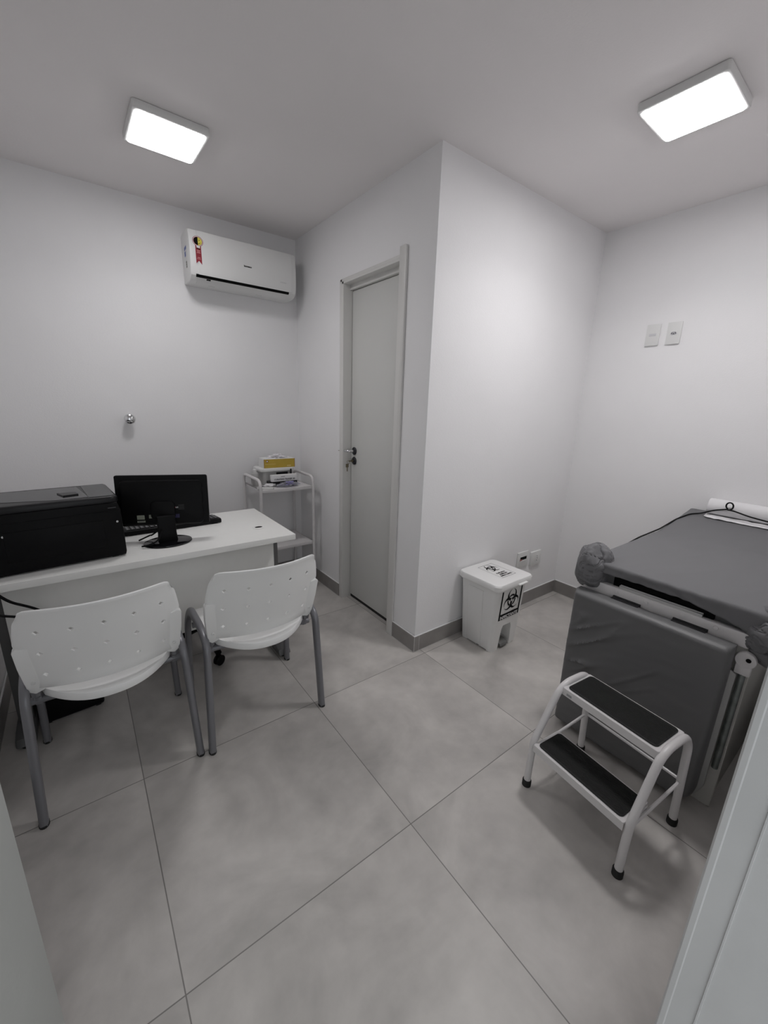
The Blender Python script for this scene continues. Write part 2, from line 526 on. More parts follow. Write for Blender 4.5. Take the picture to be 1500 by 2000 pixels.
# front panel: a thin skin proud of the body
def acprof(off, z0, z1):
    P = [(-0.182, 0.300), (-0.194, 0.262), (-0.198, 0.20), (-0.198, 0.115), (-0.194, 0.070), (-0.186, 0.040)]
    return [(y-off, z) for y, z in P]
bm = bmesh.new()
P = acprof(0.004, 0, 0)
fp = [(-0.170, 0.3065)]+P+[(y+0.006, z) for y, z in reversed(P)]+[(-0.166, 0.300)]
prism(bm, fp, 'x', AX0-acx+0.046, AX1-acx-0.032, bev=0.0012, bseg=1)
finish(bm, 'front_panel', ACW, ac, smooth=30)
bm = bmesh.new()
prism(bm, [(-0.1895, 0.041), (-0.1850, 0.0310), (-0.1780, 0.0240), (-0.170, 0.034)], 'x', AX0-acx+0.030, AX1-acx-0.052)
bx(bm, -0.245, -0.222, -0.1760, -0.163, 0.016, 0.026)
finish(bm, 'air_slot', INK, ac)
bm = bmesh.new()
prism(bm, [(-0.1785, 0.0255), (-0.158, 0.0070), (-0.118, -0.0010), (-0.116, 0.006), (-0.145, 0.020), (-0.170, 0.033)], 'x', AX0-acx+0.040, AX1-acx-0.06, bev=0.001, bseg=1)
for xx in (-0.20, 0.10): bx(bm, xx-0.02, xx+0.02, -0.112, -0.104, -0.003, 0.008, 0.001)
finish(bm, 'air_flap', ACW, ac)
# badge text in the middle of the panel
tm = text_mesh('komeco', 0.015, bold=0.0006)
bm = bmesh.new()
add_mesh(bm, tm, frame4((acl(1.006), -0.2030, 0.148), (1, 0, 0), (0, 0, 1)))
finish(bm, 'logo', INK, ac)
bm = bmesh.new()
for k in range(4):
    tm2 = text_mesh('8', 0.014)
    add_mesh(bm, tm2, frame4((acl(1.225)+k*0.011, -0.2015, 0.093), (1, 0, 0), (0, 0.1, 1)))
finish(bm, 'display', mat('display_grey', (0.55, 0.55, 0.56), 0.4), ac)
# sticker: round badge on a forked ribbon
def disc(bm, cx, cz, y, rx, rz_, mi, a0=0, a1=2*pi, n=32):
    vs = [bm.verts.new((cx+rx*cos(a0+(a1-a0)*i/n), y, cz+rz_*sin(a0+(a1-a0)*i/n))) for i in range(n if a1-a0 > 6.2 else n+1)]
    f = bm.faces.new(vs); f.material_index = mi
def poly(bm, pts, y, mi):
    f = bm.faces.new([bm.verts.new((p[0], y, p[1])) for p in pts]); f.material_index = mi
sx, sz = acl(0.716), 0.232
bm = bmesh.new()
yb = -0.2025
rb = [(sx-0.016, sz-0.02), (sx+0.016, sz-0.02), (sx+0.016, sz-0.135), (sx, sz-0.115), (sx-0.016, sz-0.132)]
poly(bm, [(x+(0.0025 if x > sx+0.001 else -0.0025 if x < sx-0.001 else 0), z-0.003) for x, z in rb], yb, 3)
disc(bm, sx, sz, yb-0.0001, 0.0325, 0.0325, 3)
poly(bm, rb, yb-0.0003, 0)
disc(bm, sx, sz, yb-0.0004, 0.0300, 0.0300, 0)
disc(bm, sx, sz, yb-0.0006, 0.0275, 0.0275, 3)
disc(bm, sx, sz, yb-0.0008, 0.0250, 0.0250, 0)
disc(bm, sx, sz, yb-0.0010, 0.0228, 0.0228, 1, pi/2, 3*pi/2)
disc(bm, sx, sz, yb-0.0010, 0.0228, 0.0228, 2, -pi/2, pi/2)
disc(bm, sx+0.008, sz+0.006, yb-0.0012, 0.0022, 0.0032, 1)
for i in range(6):      # the smile
    a = -pi/2+0.05+i*0.2
    disc(bm, sx+0.014*cos(a), sz-0.001+0.014*sin(a), yb-0.0012, 0.0016, 0.0016, 1, n=8)
poly(bm, [(sx-0.010, sz-0.026), (sx+0.010, sz-0.026), (sx+0.009, sz-0.040), (sx-0.009, sz-0.038)], yb-0.0014, 3)
poly(bm, [(sx-0.009, sz-0.041), (sx+0.010, sz-0.043), (sx+0.010, sz-0.048), (sx-0.009, sz-0.045)], yb-0.0014, 1)
for (z0, z1, w0) in ((-0.052, -0.056, 0.010), (-0.059, -0.063, 0.008), (-0.066, -0.070, 0.010), (-0.094, -0.098, 0.008), (-0.102, -0.105, 0.011)):
    poly(bm, [(sx-w0, sz+z0), (sx+w0, sz+z0), (sx+w0, sz+z1), (sx-w0, sz+z1)], yb-0.0014, 4)
finish(bm, 'ribbon_sticker', RED, ac, mats=[RED, INK, YEL, PAPER, PINK])
# small labels on the left cheek
bm = bmesh.new()
def polyx(pts, x, mi):
    f = bm.faces.new([bm.verts.new((x, p[0], p[1])) for p in pts]); f.material_index = mi
xs = AX0-acx-0.0006
polyx([(-0.128, 0.150), (-0.128, 0.225), (-0.072, 0.225), (-0.072, 0.150)], xs, 0)
polyx([(-0.124, 0.200), (-0.124, 0.220), (-0.076, 0.214), (-0.076, 0.192)], xs-0.0004, 1)
polyx([(-0.105, 0.160), (-0.105, 0.190), (-0.076, 0.188), (-0.076, 0.158)], xs-0.0004, 1)
polyx([(-0.118, 0.088), (-0.118, 0.130), (-0.096, 0.130), (-0.096, 0.088)], xs, 2)
for k in range(3):
    polyx([(-0.117, 0.092+k*0.013), (-0.117, 0.099+k*0.013), (-0.097, 0.099+k*0.013), (-0.097, 0.092+k*0.013)], xs-0.0004, 3)
finish(bm, 'side_label', BLUE, ac, mats=[PAPER, BLUE, LABELG, GREYINK])

ac.scale = (1, 1, 0.89)

# ------------------------------------------------------------------ chrome knob on the AC wall
kn = tag(empty('robe_hook', (0.277, YA, 1.262)), 'small polished chrome hook on the wall above the monitor', 'wall hook')
bm = bmesh.new()
lathe(bm, [(0, 0), (0.012, 0), (0.012, 0.012), (0.018, 0.020), (0.027, 0.034), (0.031, 0.046), (0.031, 0.052), (0.027, 0.060), (0.017, 0.066), (0.006, 0.068), (0, 0.068)],
      32, Matrix.Rotation(pi/2, 4, 'X'))
finish(bm, 'knob', CHROME, kn)
bm = bmesh.new()
lathe(bm, [(0, 0), (0.022, 0), (0.022, 0.004), (0, 0.004)], 24, Matrix.Rotation(pi/2, 4, 'X'))
finish(bm, 'back_plate', CHROME, kn)

# ------------------------------------------------------------------ wall plates
def wall_plate(name, loc, w_, h_, t_, axis, label, cat='wall socket', group=None):
    """axis 'x': plate on the right wall facing -x ; 'y': plate on the recess wall facing -y. Local: u to the viewer's right, v up, depth out"""
    t = empty(name, loc, -pi/2 if axis == 'x' else 0)
    tag(t, label, cat, group)
    bm = bmesh.new()
    prism(bm, rrect(-w_/2, w_/2, -h_/2, h_/2, 0.004, 3), 'y', 0, -t_, bev=0.002)
    finish(bm, 'plate', PLASTIC, t)
    return t, t_
# upper pair on the right wall
t, d = wall_plate('wall_socket', (XR, 1.158, 1.855), 0.074, 0.122, 0.011, 'x', 'blank white plate on the right wall, left of the pair')
bm = bmesh.new(); bx(bm, -0.019, 0.019, -d-0.0015, -d+0.001, -0.006, 0.008, 0.0008)
finish(bm, 'blank_insert', mat('insert_grey', (0.62, 0.62, 0.64), 0.5), t)
t, d = wall_plate('wall_socket', (XR, 1.046, 1.855), 0.074, 0.122, 0.010, 'x', 'white three pin outlet plate on the right wall, right of the pair')
bm = bmesh.new()
bx(bm, -0.020, 0.020, -d-0.0012, -d+0.001, -0.012, 0.014, 0.0008, mi=0)
prism(bm, [(-0.017, -0.004), (-0.009, -0.010), (0.009, -0.010), (0.017, -0.004), (0.009, 0.007), (-0.009, 0.007)], 'y', -d-0.0016, -d, mi=1)
for hx, hz2 in ((-0.0095, -0.001), (0.0, -0.0045), (0.0095, -0.001)):
    lathe(bm, [(0, 0), (0.0026, 0), (0.0026, 0.001), (0, 0.001)], 10, Matrix.Translation((hx, -d-0.0015, hz2)) @ Matrix.Rotation(pi/2, 4, 'X'), mi=2)
finish(bm, 'outlet_insert', PLASTIC, t, mats=[PLASTIC, mat('recess_grey', (0.42, 0.42, 0.44), 0.5), INK])
# lower pair beside the bin
t, d = wall_plate('wall_socket', (2.412, YB, 0.370), 0.125, 0.115, 0.010, 'y', 'white outlet plate with a dark slot, low beside the bin')
bm = bmesh.new()
bx(bm, -0.034, 0.038, -d-0.001, -d+0.001, 0.000, 0.022, mi=0)
bx(bm, -0.036, -0.012, -d-0.0014, -d+0.001, -0.006, 0.006, mi=1)
bx(bm, -0.030, 0.030, -d-0.0022, -d+0.001, -0.016, -0.004, 0.0006, mi=2)
finish(bm, 'outlet_insert', INK, t, mats=[INK, mat('faded_red', (0.30, 0.10, 0.09), 0.6), PLASTIC])
t, d = wall_plate('wall_socket', (2.566, YB, 0.352), 0.120, 0.105, 0.016, 'y', 'white outlet plate with small pin holes, low near the bed')
bm = bmesh.new()
bx(bm, -0.015, 0.030, -d-0.0012, -d+0.001, -0.026, 0.030, 0.001, mi=0)
for hx, hz2 in ((0.006, 0.016), (0.010, 0.0), (0.006, -0.016)):
    lathe(bm, [(0, 0), (0.0035, 0), (0.0035, 0.001), (0, 0.001)], 10, Matrix.Translation((hx, -d-0.0010, hz2)) @ Matrix.Rotation(pi/2, 4, 'X'), mi=1)
finish(bm, 'outlet_insert', PLASTIC, t, mats=[PLASTIC, GREYINK])

# ------------------------------------------------------------------ desk
dx0, dx1, dy0, dy1 = -0.376, 0.826, 1.822, 2.422
desk = tag(empty('office_desk', ((dx0+dx1)/2, (dy0+dy1)/2, 0)), 'white melamine office desk with grey metal legs behind the two chairs', 'desk')
at(box('desktop', dx0, dx1, dy0, dy1, 0.722, 0.750, DESKW, bev=0.0015), desk)
at(box('modesty_panel', dx0+0.07, 0.759, 1.955, 1.971, 0.30, 0.722, DESKP, bev=0.001), desk)
for sgn, cx in ((1, 0.787), (-1, dx0+0.052)):
    bm = bmesh.new()
    bx(bm, cx-0.026, cx+0.026, 2.03, 2.07, 0.05, 0.70, 0.006)
    bx(bm, cx-0.026, cx+0.026, 2.15, 2.19, 0.05, 0.70, 0.006)
    bx(bm, cx-0.014, cx+0.014, 2.06, 2.16, 0.07, 0.70, 0.002)
    bx(bm, cx-0.020, cx+0.020, 1.90, 2.36, 0.695, 0.722, 0.004)
    at(finish(bm, 'desk_leg', DESKM), desk)
    bm = bmesh.new()
    prism(bm, [(1.915, 0.016), (1.930, 0.044), (1.975, 0.056), (2.285, 0.056), (2.33, 0.044), (2.345, 0.016)], 'x', cx-0.034, cx+0.034, bev=0.008)
    f = at(finish(bm, 'foot', DESKM), desk)
    for yy in (1.94, 2.32):
        bm = bmesh.new()
        lathe(bm, [(0, 0), (0.018, 0), (0.020, 0.008), (0.014, 0.018), (0, 0.018)], 16, Matrix.Translation((cx, yy, 0)))
        at(finish(bm, 'leveller', RUBBER), desk)
bm = bmesh.new()
lathe(bm, [(0, 0), (0.030, 0), (0.031, 0.0018), (0.027, 0.0030), (0, 0.0030)], 32, Matrix.Translation((0.708, 2.022, 0.7495)))
at(finish(bm, 'cable_grommet', DESKW), desk)
bm = bmesh.new()
prism(bm, [(0.708+0.020*cos(a), 2.022+0.012*sin(a)) for a in [i*2*pi/16 for i in range(16)]], 'z', 0.7520, 0.7530)
at(finish(bm, 'cable_opening', INK), desk)

# ------------------------------------------------------------------ stacking chairs
def make_chair(label):
    t = empty('stacking_chair')
    tag(t, label, 'chair', 'white perforated chairs in front of the desk')
    # local: +y is the way the sitter faces, rear feet at y = 0
    SW = 0.214
    # seat --------------------------------------------------------------
    bm = bmesh.new()
    outl = []
    NX, NY = 22, 18
    def seat_pt(u, v):       # u -1..1 across, v 0 rear .. 1 front
        y_rear = -0.050+0.106*abs(u)**2.2
        y_front = 0.405-0.020*abs(u)**4
        wv = SW*(0.86+0.14*sin(min(1, v*2.2)*pi/2))*(1-0.03*v)
        y = y_rear+(y_front-y_rear)*v
        z = 0.464+0.010*abs(u)**3-0.014*(1-u*u)*sin(pi*min(1, v*1.1))-0.030*max(0, v-0.82)**2*18
        return Vector((u*wv, y, z))
    G = [[bm.verts.new(seat_pt(-1+2*i/NX, j/NY)) for i in range(NX+1)] for j in range(NY+1)]
    for j in range(NY):
        for i in range(NX):
            bm.faces.new([G[j][i], G[j][i+1], G[j+1][i+1], G[j+1][i]])
    r = bmesh.ops.extrude_face_region(bm, geom=list(bm.faces))
    for v in [g for g in r['geom'] if isinstance(g, bmesh.types.BMVert)]: v.co.z -= 0.030
    bmesh.ops.recalc_face_normals(bm, faces=bm.faces)
    es = [e for e in bm.edges if len(e.link_faces) == 2 and e.calc_face_angle(0) > 0.9]
    bmesh.ops.bevel(bm, geom=es, offset=0.004, segments=2, affect='EDGES', profile=0.5)
    finish(bm, 'seat', CHAIRP, t, smooth=40)
    # backrest with real diamond holes ----------------------------------
    bm = bmesh.new()
    W, Z0, Z1 = 0.208, 0.486, 0.800
    cols = [-0.156, -0.078, 0.0, 0.078, 0.156]
    rows = [0.545, 0.635, 0.718]
    hw, hh = 0.0100, 0.0105
    us = sorted({-W, W, *[c+s*hw for c in cols for s in (-1, 0, 1)], *[c+0.039 for c in cols[:-1]], -W+0.010, -W+0.022, W-0.010, W-0.022})
    vsx = sorted({Z0, Z0+0.03, *[r_+s*hh for r_ in rows for s in (-1, 0, 1)], 0.59, 0.677, 0.752, 0.772, 0.788, Z1})
    def back_pt(u, v):
        s = (v-Z0)/(Z1-Z0)
        wid = 1.075-0.10*max(0, (s-0.62)/0.38) if s > 0.62 else 1.04+0.035*s/0.62
        au = abs(u)/W
        # rounded top corners
        rc = 0.030
        top = Z1+0.004*(1-au*au)
        if abs(u) > W-rc:
            top = Z1-rc+sqrt(max(0, rc*rc-(abs(u)-(W-rc))**2))
            top = max(top, Z1-rc*0.98)
        z = v if v < 0.745 else 0.745+(v-0.745)*(top-0.745)/(Z1-0.745)
        s2 = (z-Z0)/(Z1-Z0)
        y = 0.064-0.100*s2+0.030*s2*(1-s2)*0 - 0.062*(1-au**2)
        # lip rolled over at the top
        if v > 0.77: y -= 0.006*((v-0.77)/0.03)
        if v < Z0+0.02: y -= 0.004
        return Vector((u*wid, y, z))
    VV = {}
    def gv(u, v):
        k = (round(u, 5), round(v, 5))
        if k not in VV: VV[k] = bm.verts.new(back_pt(u, v))
        return VV[k]
    holes = {(round(c, 5), round(r_, 5)) for c in cols for r_ in rows}
    for a, b in zip(us, us[1:]):
        for c, d_ in zip(vsx, vsx[1:]):
            hit = None
            for (uc, vc) in holes:
                if abs((a+b)/2-uc) < hw and abs((c+d_)/2-vc) < hh: hit = (uc, vc)
            if not hit:
                bm.faces.new([gv(a, c), gv(b, c), gv(b, d_), gv(a, d_)])
            else:
                uc, vc = hit
                su = 1 if (a+b)/2 > uc else -1; sv = 1 if (c+d_)/2 > vc else -1
                q = 0.80
                corner = gv(uc+su*hw, vc+sv*hh); mu = gv(uc+su*hw, vc); mv = gv(uc, vc+sv*hh)
                du = gv(uc+su*hw*q, vc); dv_ = gv(uc, vc+sv*hh*q)
                bm.faces.new([corner, mu, du, dv_, mv])
    o = finish(bm, 'backrest', CHAIRP, t, smooth=40)
    md = o.modifiers.new('thick', 'SOLIDIFY'); md.thickness = 0.0065; md.offset = -1
    bmx = o.modifiers.new('edge', 'BEVEL'); bmx.width = 0.0015; bmx.segments = 1; bmx.limit_method = 'ANGLE'; bmx.angle_limit = radians(50)
    back = o
    # moulded ears that hold the backrest --------------------------------
    for sg in (-1, 1):
        bm = bmesh.new()
        pts = [(0.171, 0.492), (0.178, 0.474), (0.203, 0.464), (0.220, 0.480), (0.229, 0.585), (0.2305, 0.655), (0.222, 0.664), (0.180, 0.655), (0.171, 0.640)]
        n = len(pts)
        def yb_(z): return 0.064-0.100*(z-0.478)/0.322
        Fv = [bm.verts.new((sg*x, yb_(z)-0.023+(0.005 if x < 0.175 else 0), z)) for x, z in pts]
        Bv = [bm.verts.new((sg*x, yb_(z)+0.008-(0.028 if x < 0.19 else 0)*0.6, z)) for x, z in pts]
        bm.faces.new(Fv); bm.faces.new(list(reversed(Bv)))
        for i in range(n): bm.faces.new([Fv[i], Bv[i], Bv[(i+1) % n], Fv[(i+1) % n]])
        bmesh.ops.recalc_face_normals(bm, faces=bm.faces)
        bmesh.ops.bevel(bm, geom=list(bm.edges), offset=0.004, segments=2, affect='EDGES', profile=0.5)
        ear = finish(bm, 'back_bracket', CHAIRP, t, smooth=35)
        bm = bmesh.new()
        lathe(bm, [(0, 0), (0.0065, 0), (0.0065, 0.003), (0.0048, 0.004), (0.0045, 0.002), (0, 0.002)], 16,
              Matrix.Translation((sg*0.202, yb_(0.515)-0.0215, 0.515)) @ Matrix.Rotation(pi/2+0.3, 4, 'X'))
        finish(bm, 'screw', PLASTIC, ear)
        # steel stub between frame and bracket
        bm = bmesh.new()
        tube(bm, [(sg*0.205, 0.100, 0.425), (sg*0.205, 0.064, 0.450), (sg*0.208, 0.048, 0.55)], 0.013, 12, ry=0.009, up=(1, 0, 0))
        finish(bm, 'back_post', CHAIRM, t)
    # side frames: inverted U of oval tube -------------------------------
    for sg in (-1, 1):
        bm = bmesh.new()
        path = [(sg*0.247, 0.000, 0.004), (sg*0.229, 0.022, 0.478), (sg*0.229, 0.110, 0.505),
                (sg*0.229, 0.330, 0.492), (sg*0.236, 0.400, 0.40), (sg*0.248, 0.430, 0.004)]
        tube(bm, smooth_path(path, [0.085, 0.05, 0.07, 0.07], 7), 0.0135, 20, ry=0.0195, up=(1, 0, 0), sq=0.75)
        fr = finish(bm, 'side_frame', CHAIRM, t)
        for yy, xx in ((0.0, 0.247), (0.430, 0.248)):
            bm = bmesh.new()
            prism(bm, [(sg*xx+0.0150*cos(a), yy+0.0210*sin(a)) for a in [i*2*pi/16 for i in range(16)]], 'z', 0.0, 0.010, bev=0.001, bseg=1)
            finish(bm, 'foot_cap', RUBBER, fr)
    # crossbars under the seat
    for yy in (0.095, 0.325):
        bm = bmesh.new()
        tube(bm, [(-0.229, yy, 0.412), (0.229, yy, 0.412)], 0.013, 12, ry=0.013)
        for sx_ in (-1, 1): bx(bm, sx_*0.205-0.010, sx_*0.205+0.010, yy-0.012, yy+0.012, 0.40, 0.440, 0.003)
        finish(bm, 'crossbar', CHAIRM, t)
    return t
ch1 = make_chair('white perforated plastic chair on the left, nearest the open entry door')
ch1.location = (-0.008, 1.495, 0)
ch1.rotation_euler.z = radians(0.5)
ch2 = copy_tree(ch1)
ch2.location = (0.527, 1.470, 0)
ch2.rotation_euler.z = radians(-1.5)
ch2['label'] = 'white perforated plastic chair on the right, nearest the inner door'

# ------------------------------------------------------------------ task chair behind the desk
tk = tag(empty('task_chair', (0.445, 2.335, 0), radians(8)), 'dark grey swivel chair on castors tucked behind the desk', 'chair')
bm = bmesh.new()
prism(bm, rrect(-0.22, 0.22, -0.20, 0.22, 0.09), 'z', 0.41, 0.47, bev=0.018, bseg=3)
finish(bm, 'seat', TASK, tk)
bm = bmesh.new()
prism(bm, rrect(-0.205, 0.205, 0.50, 0.775, 0.10), 'y', 0.235, 0.285, bev=0.018, bseg=3)
finish(bm, 'backrest', TASK, tk)
bm = bmesh.new()
tube(bm, smooth_path([(0, 0.05, 0.395), (0, 0.27, 0.395), (0, 0.30, 0.62)], 0.06), 0.022, 10, ry=0.01)
finish(bm, 'back_arm', BLACK, tk)
bm = bmesh.new()
lathe(bm, [(0, 0.08), (0.035, 0.08), (0.035, 0.12), (0.027, 0.13), (0.025, 0.30), (0.014, 0.30), (0.014, 0.40), (0.08, 0.405), (0.08, 0.412), (0, 0.412)], 20)
finish(bm, 'gas_column', BLACK, tk)
for k in range(5):
    a = radians(-94+72*k)
    c, s = cos(a), sin(a)
    bm = bmesh.new()
    tube(bm, [(0.02*c, 0.02*s, 0.105), (0.15*c, 0.15*s, 0.098), (0.285*c, 0.285*s, 0.070)], [0.024, 0.020, 0.016], 10, ry=None)
    leg = finish(bm, 'base_arm', BLACK, tk)
    bm = bmesh.new()
    ax = Vector((0.90*c-s*0.42, 0.90*s+c*0.42, 0)).normalized()
    for off in (-0.016, 0.006):
        Mt = Matrix.Translation(Vector((0.285*c, 0.285*s, 0.029))+ax*off) @ ax.to_track_quat('Z', 'Y').to_matrix().to_4x4()
        lathe(bm, [(0, 0), (0.022, 0), (0.028, 0.002), (0.0285, 0.008), (0.026, 0.010), (0.018, 0.010), (0.017, 0.009), (0, 0.009)], 22, Mt)
    tube(bm, [(0.285*c, 0.285*s, 0.03), (0.285*c, 0.285*s, 0.075)], 0.006, 8)
    finish(bm, 'castor', BLACK, leg)

# ------------------------------------------------------------------ black box on the floor
ups = tag(empty('floor_unit', (-0.175, 2.135, 0), radians(4)), 'black box with a small white label on the floor under the desk', 'electrical box')
bm = bmesh.new(); bx(bm, -0.115, 0.115, -0.10, 0.12, 0.006, 0.165, 0.012, 3)
finish(bm, 'case', BLACK, ups)
bm = bmesh.new(); bx(bm, 0.062, 0.088, -0.1012, -0.099, 0.095, 0.106)
finish(bm, 'label', PLASTIC, ups)
for x in (-0.09, 0.09):
    for y in (-0.08, 0.10):
        box('rubber_foot', x-0.01, x+0.01, y-0.01, y+0.01, 0, 0.008, RUBBER, ups)

# ------------------------------------------------------------------ printer (its back faces the chairs)
pr = tag(empty('laser_printer', (-0.119, 2.052, 0.75), radians(5)), 'large black laser printer on the left end of the desk', 'printer')
px0, px1, py0, py1, pz = -0.225, 0.216, -0.150, 0.165, 0.258
bm = bmesh.new()
prism(bm, [(px0, 0.006), (px1-0.004, 0.006), (px1, 0.02), (px1-0.002, 0.20), (px1-0.012, 0.232), (px0+0.012, 0.232), (px0, 0.20)], 'y', py0, py1, bev=0.006)
finish(bm, 'case', BLACK, pr)
bm = bmesh.new()    # lid with rounded edge and sunken paper tray
prism(bm, rrect(px0, px1-0.004, py0+0.004, py1, 0.03), 'z', 0.226, pz, bev=0.010, bseg=3)
lid = finish(bm, 'top_cover', GREYB, pr)
bm = bmesh.new()
prism(bm, [(px1-0.20, py0+0.030), (px1-0.10, py0+0.034), (px1-0.115, py1-0.04), (px1-0.36, py1-0.03), (px1-0.40, py0+0.10)], 'z', pz-0.004, pz+0.0010)
finish(bm, 'paper_tray', GLOSSB, lid)
bm = bmesh.new()
prism(bm, [(px1-0.175, py0+0.085), (px1-0.125, py0+0.095), (px1-0.13, py0+0.14), (px1-0.19, py0+0.15)], 'z', pz, pz+0.006, bev=0.001, bseg=1)
finish(bm, 'paper_stop', GREYB, lid)
bm = bmesh.new()
prism(bm, rrect(px1-0.100, px1-0.014, py0+0.020, py1-0.02, 0.010), 'z', pz-0.002, pz+0.002, bev=0.001, bseg=1)
finish(bm, 'control_panel', mat('panel_grey', (0.045, 0.046, 0.048), 0.35), lid)
bm = bmesh.new()
bx(bm, -0.150, 0.150, py0-0.002, py0+0.002, 0.050, 0.165, 0.002)
bx(bm, px0+0.01, px1-0.01, py0-0.003, py0+0.002, 0.196, 0.199)
finish(bm, 'rear_door', BLACK, pr)
for sx_ in (px0+0.075, px1-0.020):
    bm = bmesh.new()
    lathe(bm, [(0, 0), (0.0042, 0), (0.0042, 0.0012), (0, 0.0018)], 14, Matrix.Translation((sx_, py0, 0.152)) @ Matrix.Rotation(pi/2, 4, 'X'))
    finish(bm, 'screw', ALU, pr)
for x in (px0+0.04, px1-0.04):
    for y in (py0+0.03, py1-0.03):
        box('rubber_foot', x-0.012, x+0.012, y-0.012, y+0.012, 0, 0.008, RUBBER, pr)
bm = bmesh.new()
bx(bm, px1-0.046, px1-0.018, py0-0.0009, py0+0.001, 0.2105, 0.2135)
finish(bm, 'logo', mat('dim_grey_print', (0.05, 0.05, 0.055), 0.5), pr)

# ------------------------------------------------------------------ monitor
mo = tag(empty('computer_monitor', (0.279, 2.010, 0.75)), 'black computer monitor on a round glossy stand, seen from the back', 'monitor')
bm = bmesh.new()
lathe(bm, [(0, 0), (0.098, 0), (0.101, 0.004), (0.099, 0.008), (0.090, 0.011), (0.03, 0.014), (0, 0.014)], 40)
bmesh.ops.scale(bm, vec=(1, 0.82, 1), verts=bm.verts)
finish(bm, 'stand_base', GLOSSB, mo)
bm = bmesh.new()
prism(bm, [(-0.042, 0.010), (0.040, 0.010), (0.036, 0.05), (0.036, 0.13), (-0.038, 0.13), (-0.038, 0.05)], 'y', -0.018, 0.012, bev=0.005)
finish(bm, 'stand_neck', BLACK, mo)
scr = bpy.data.objects.new('screen_housing', None)
yawm = radians(-19); 
Mm = Matrix.Translation((0.004, 0.045, 0.190)) @ Matrix.Rotation(yawm, 4, 'Z') @ Matrix.Rotation(radians(-4), 4, 'X') @ Matrix.Rotation(radians(0.5), 4, 'Y')
W2, H2 = 0.190, 0.116
bm = bmesh.new()
prism(bm, rrect(-W2, W2, -H2, H2, 0.008), 'y', 0.0, 0.020, bev=0.003)
prism(bm, rrect(-W2+0.020, W2-0.022, -H2+0.006, H2-0.022, 0.02), 'y', -0.020, 0.001, bev=0.008)
prism(bm, rrect(-0.05, 0.05, -0.085, 0.0, 0.02), 'y', -0.034, -0.015, bev=0.006)
bm.transform(Mm)
hs = finish(bm, 'screen_housing', BLACK, mo)
bm = bmesh.new()
prism(bm, rrect(-W2+0.012, W2-0.012, -H2+0.016, H2-0.012, 0.002), 'y', 0.0195, 0.0206)
bm.transform(Mm); finish(bm, 'display', GLOSSB, mo)
def lab(x0, x1, z0, z1, mi, sk=0.0, y=-0.0206):
    f = bm.faces.new([bm.verts.new(p) for p in ((x0+sk, y, z0), (x1+sk, y, z0), (x1, y, z1), (x0, y, z1))]); f.material_index = mi
for q in ((-0.108, -0.078, -0.082, -0.063), (-0.060, -0.040, -0.078, -0.062), (-0.108, -0.076, -0.096, -0.088)):
    bm = bmesh.new()
    lab(*q, 0)
    for k in range(3):
        z = q[2]+(q[3]-q[2])*(0.25*(k+1)-0.04)
        lab(q[0]+0.003, q[1]-0.003, z, z+0.0012, 1, y=-0.0208)
    bm.transform(Mm); finish(bm, 'rating_label', LABELG, mo, mats=[LABELG, GREYINK])
bm = bmesh.new()
for z in (-0.021, -0.027, -0.0335, -0.040): lab(0.063, 0.088, z, z+0.0012, 0)
disc(bm, 0.0475, -0.031, -0.0208, 0.0042, 0.0042, 1, n=16)
add_mesh(bm, text_mesh('LG', 0.0085, bold=0.0002), frame4((0.0575, -0.0208, -0.031), (1, 0, 0), (0, 0, 1)), 2)
bm.transform(Mm); finish(bm, 'logo_print', PLASTIC, mo, mats=[mat('thin_grey_lines', (0.09, 0.09, 0.09), 0.5), mat('logo_red', (0.35, 0.03, 0.06), 0.5), PLASTIC])
bm = bmesh.new(); lab(0.040, 0.066, -0.080, -0.062, 0)
bm.transform(Mm); finish(bm, 'indigo_sticker', mat('indigo_sticker', (0.012, 0.008, 0.06), 0.4), mo)
bm = bmesh.new()
tube(bm, smooth_path([(-0.005, 0.02, 0.10), (-0.030, -0.030, 0.06), (-0.045, -0.045, 0.030), (-0.085, -0.050, 0.016), (-0.110, -0.028, 0.008)], 0.03), 0.0035, 8)
tube(bm, smooth_path([(-0.010, 0.02, 0.11), (-0.040, 0.015, 0.055), (-0.065, 0.020, 0.038), (-0.060, 0.060, 0.030), (-0.110, 0.075, 0.006)], 0.02), 0.0035, 8)
finish(bm, 'cable', BLACK, mo)

# ------------------------------------------------------------------ keyboard
kb = tag(empty('keyboard', (0.345, 2.265, 0.75), radians(1.5)), 'black computer keyboard on the desk behind the monitor', 'keyboard')
bm = bmesh.new()
prism(bm, [(-0.066, 0.004), (-0.066, 0.022), (-0.058, 0.026), (0.060, 0.016), (0.066, 0.012), (0.066, 0.004)], 'x', -0.225, 0.225, bev=0.004)
finish(bm, 'case', BLACK, kb)
for r_ in range(5):
    yy = -0.046+r_*0.0215
    zz = 0.0250-(yy+0.058)*0.0847
    for c_ in range(21):
        if c_ == 14: continue
        x0 = -0.214+c_*0.0204
        bm = bmesh.new()
        bx(bm, x0, x0+0.0170, yy-0.0085, yy+0.0085, zz-0.001, zz+0.0065, 0.0015, 1)
        bx(bm, x0+0.0045, x0+0.0095, yy-0.003, yy+0.003, zz+0.0060, zz+0.0067, 0, 1, 1)
        finish(bm, 'key', KEYM, kb, mats=[KEYM, KEYL])
for x in (-0.19, 0.19):
    box('rubber_foot', x-0.015, x+0.015, -0.060, -0.050, 0, 0.008, RUBBER, kb)
    box('rubber_foot', x-0.015, x+0.015, 0.050, 0.060, 0, 0.005, RUBBER, kb)

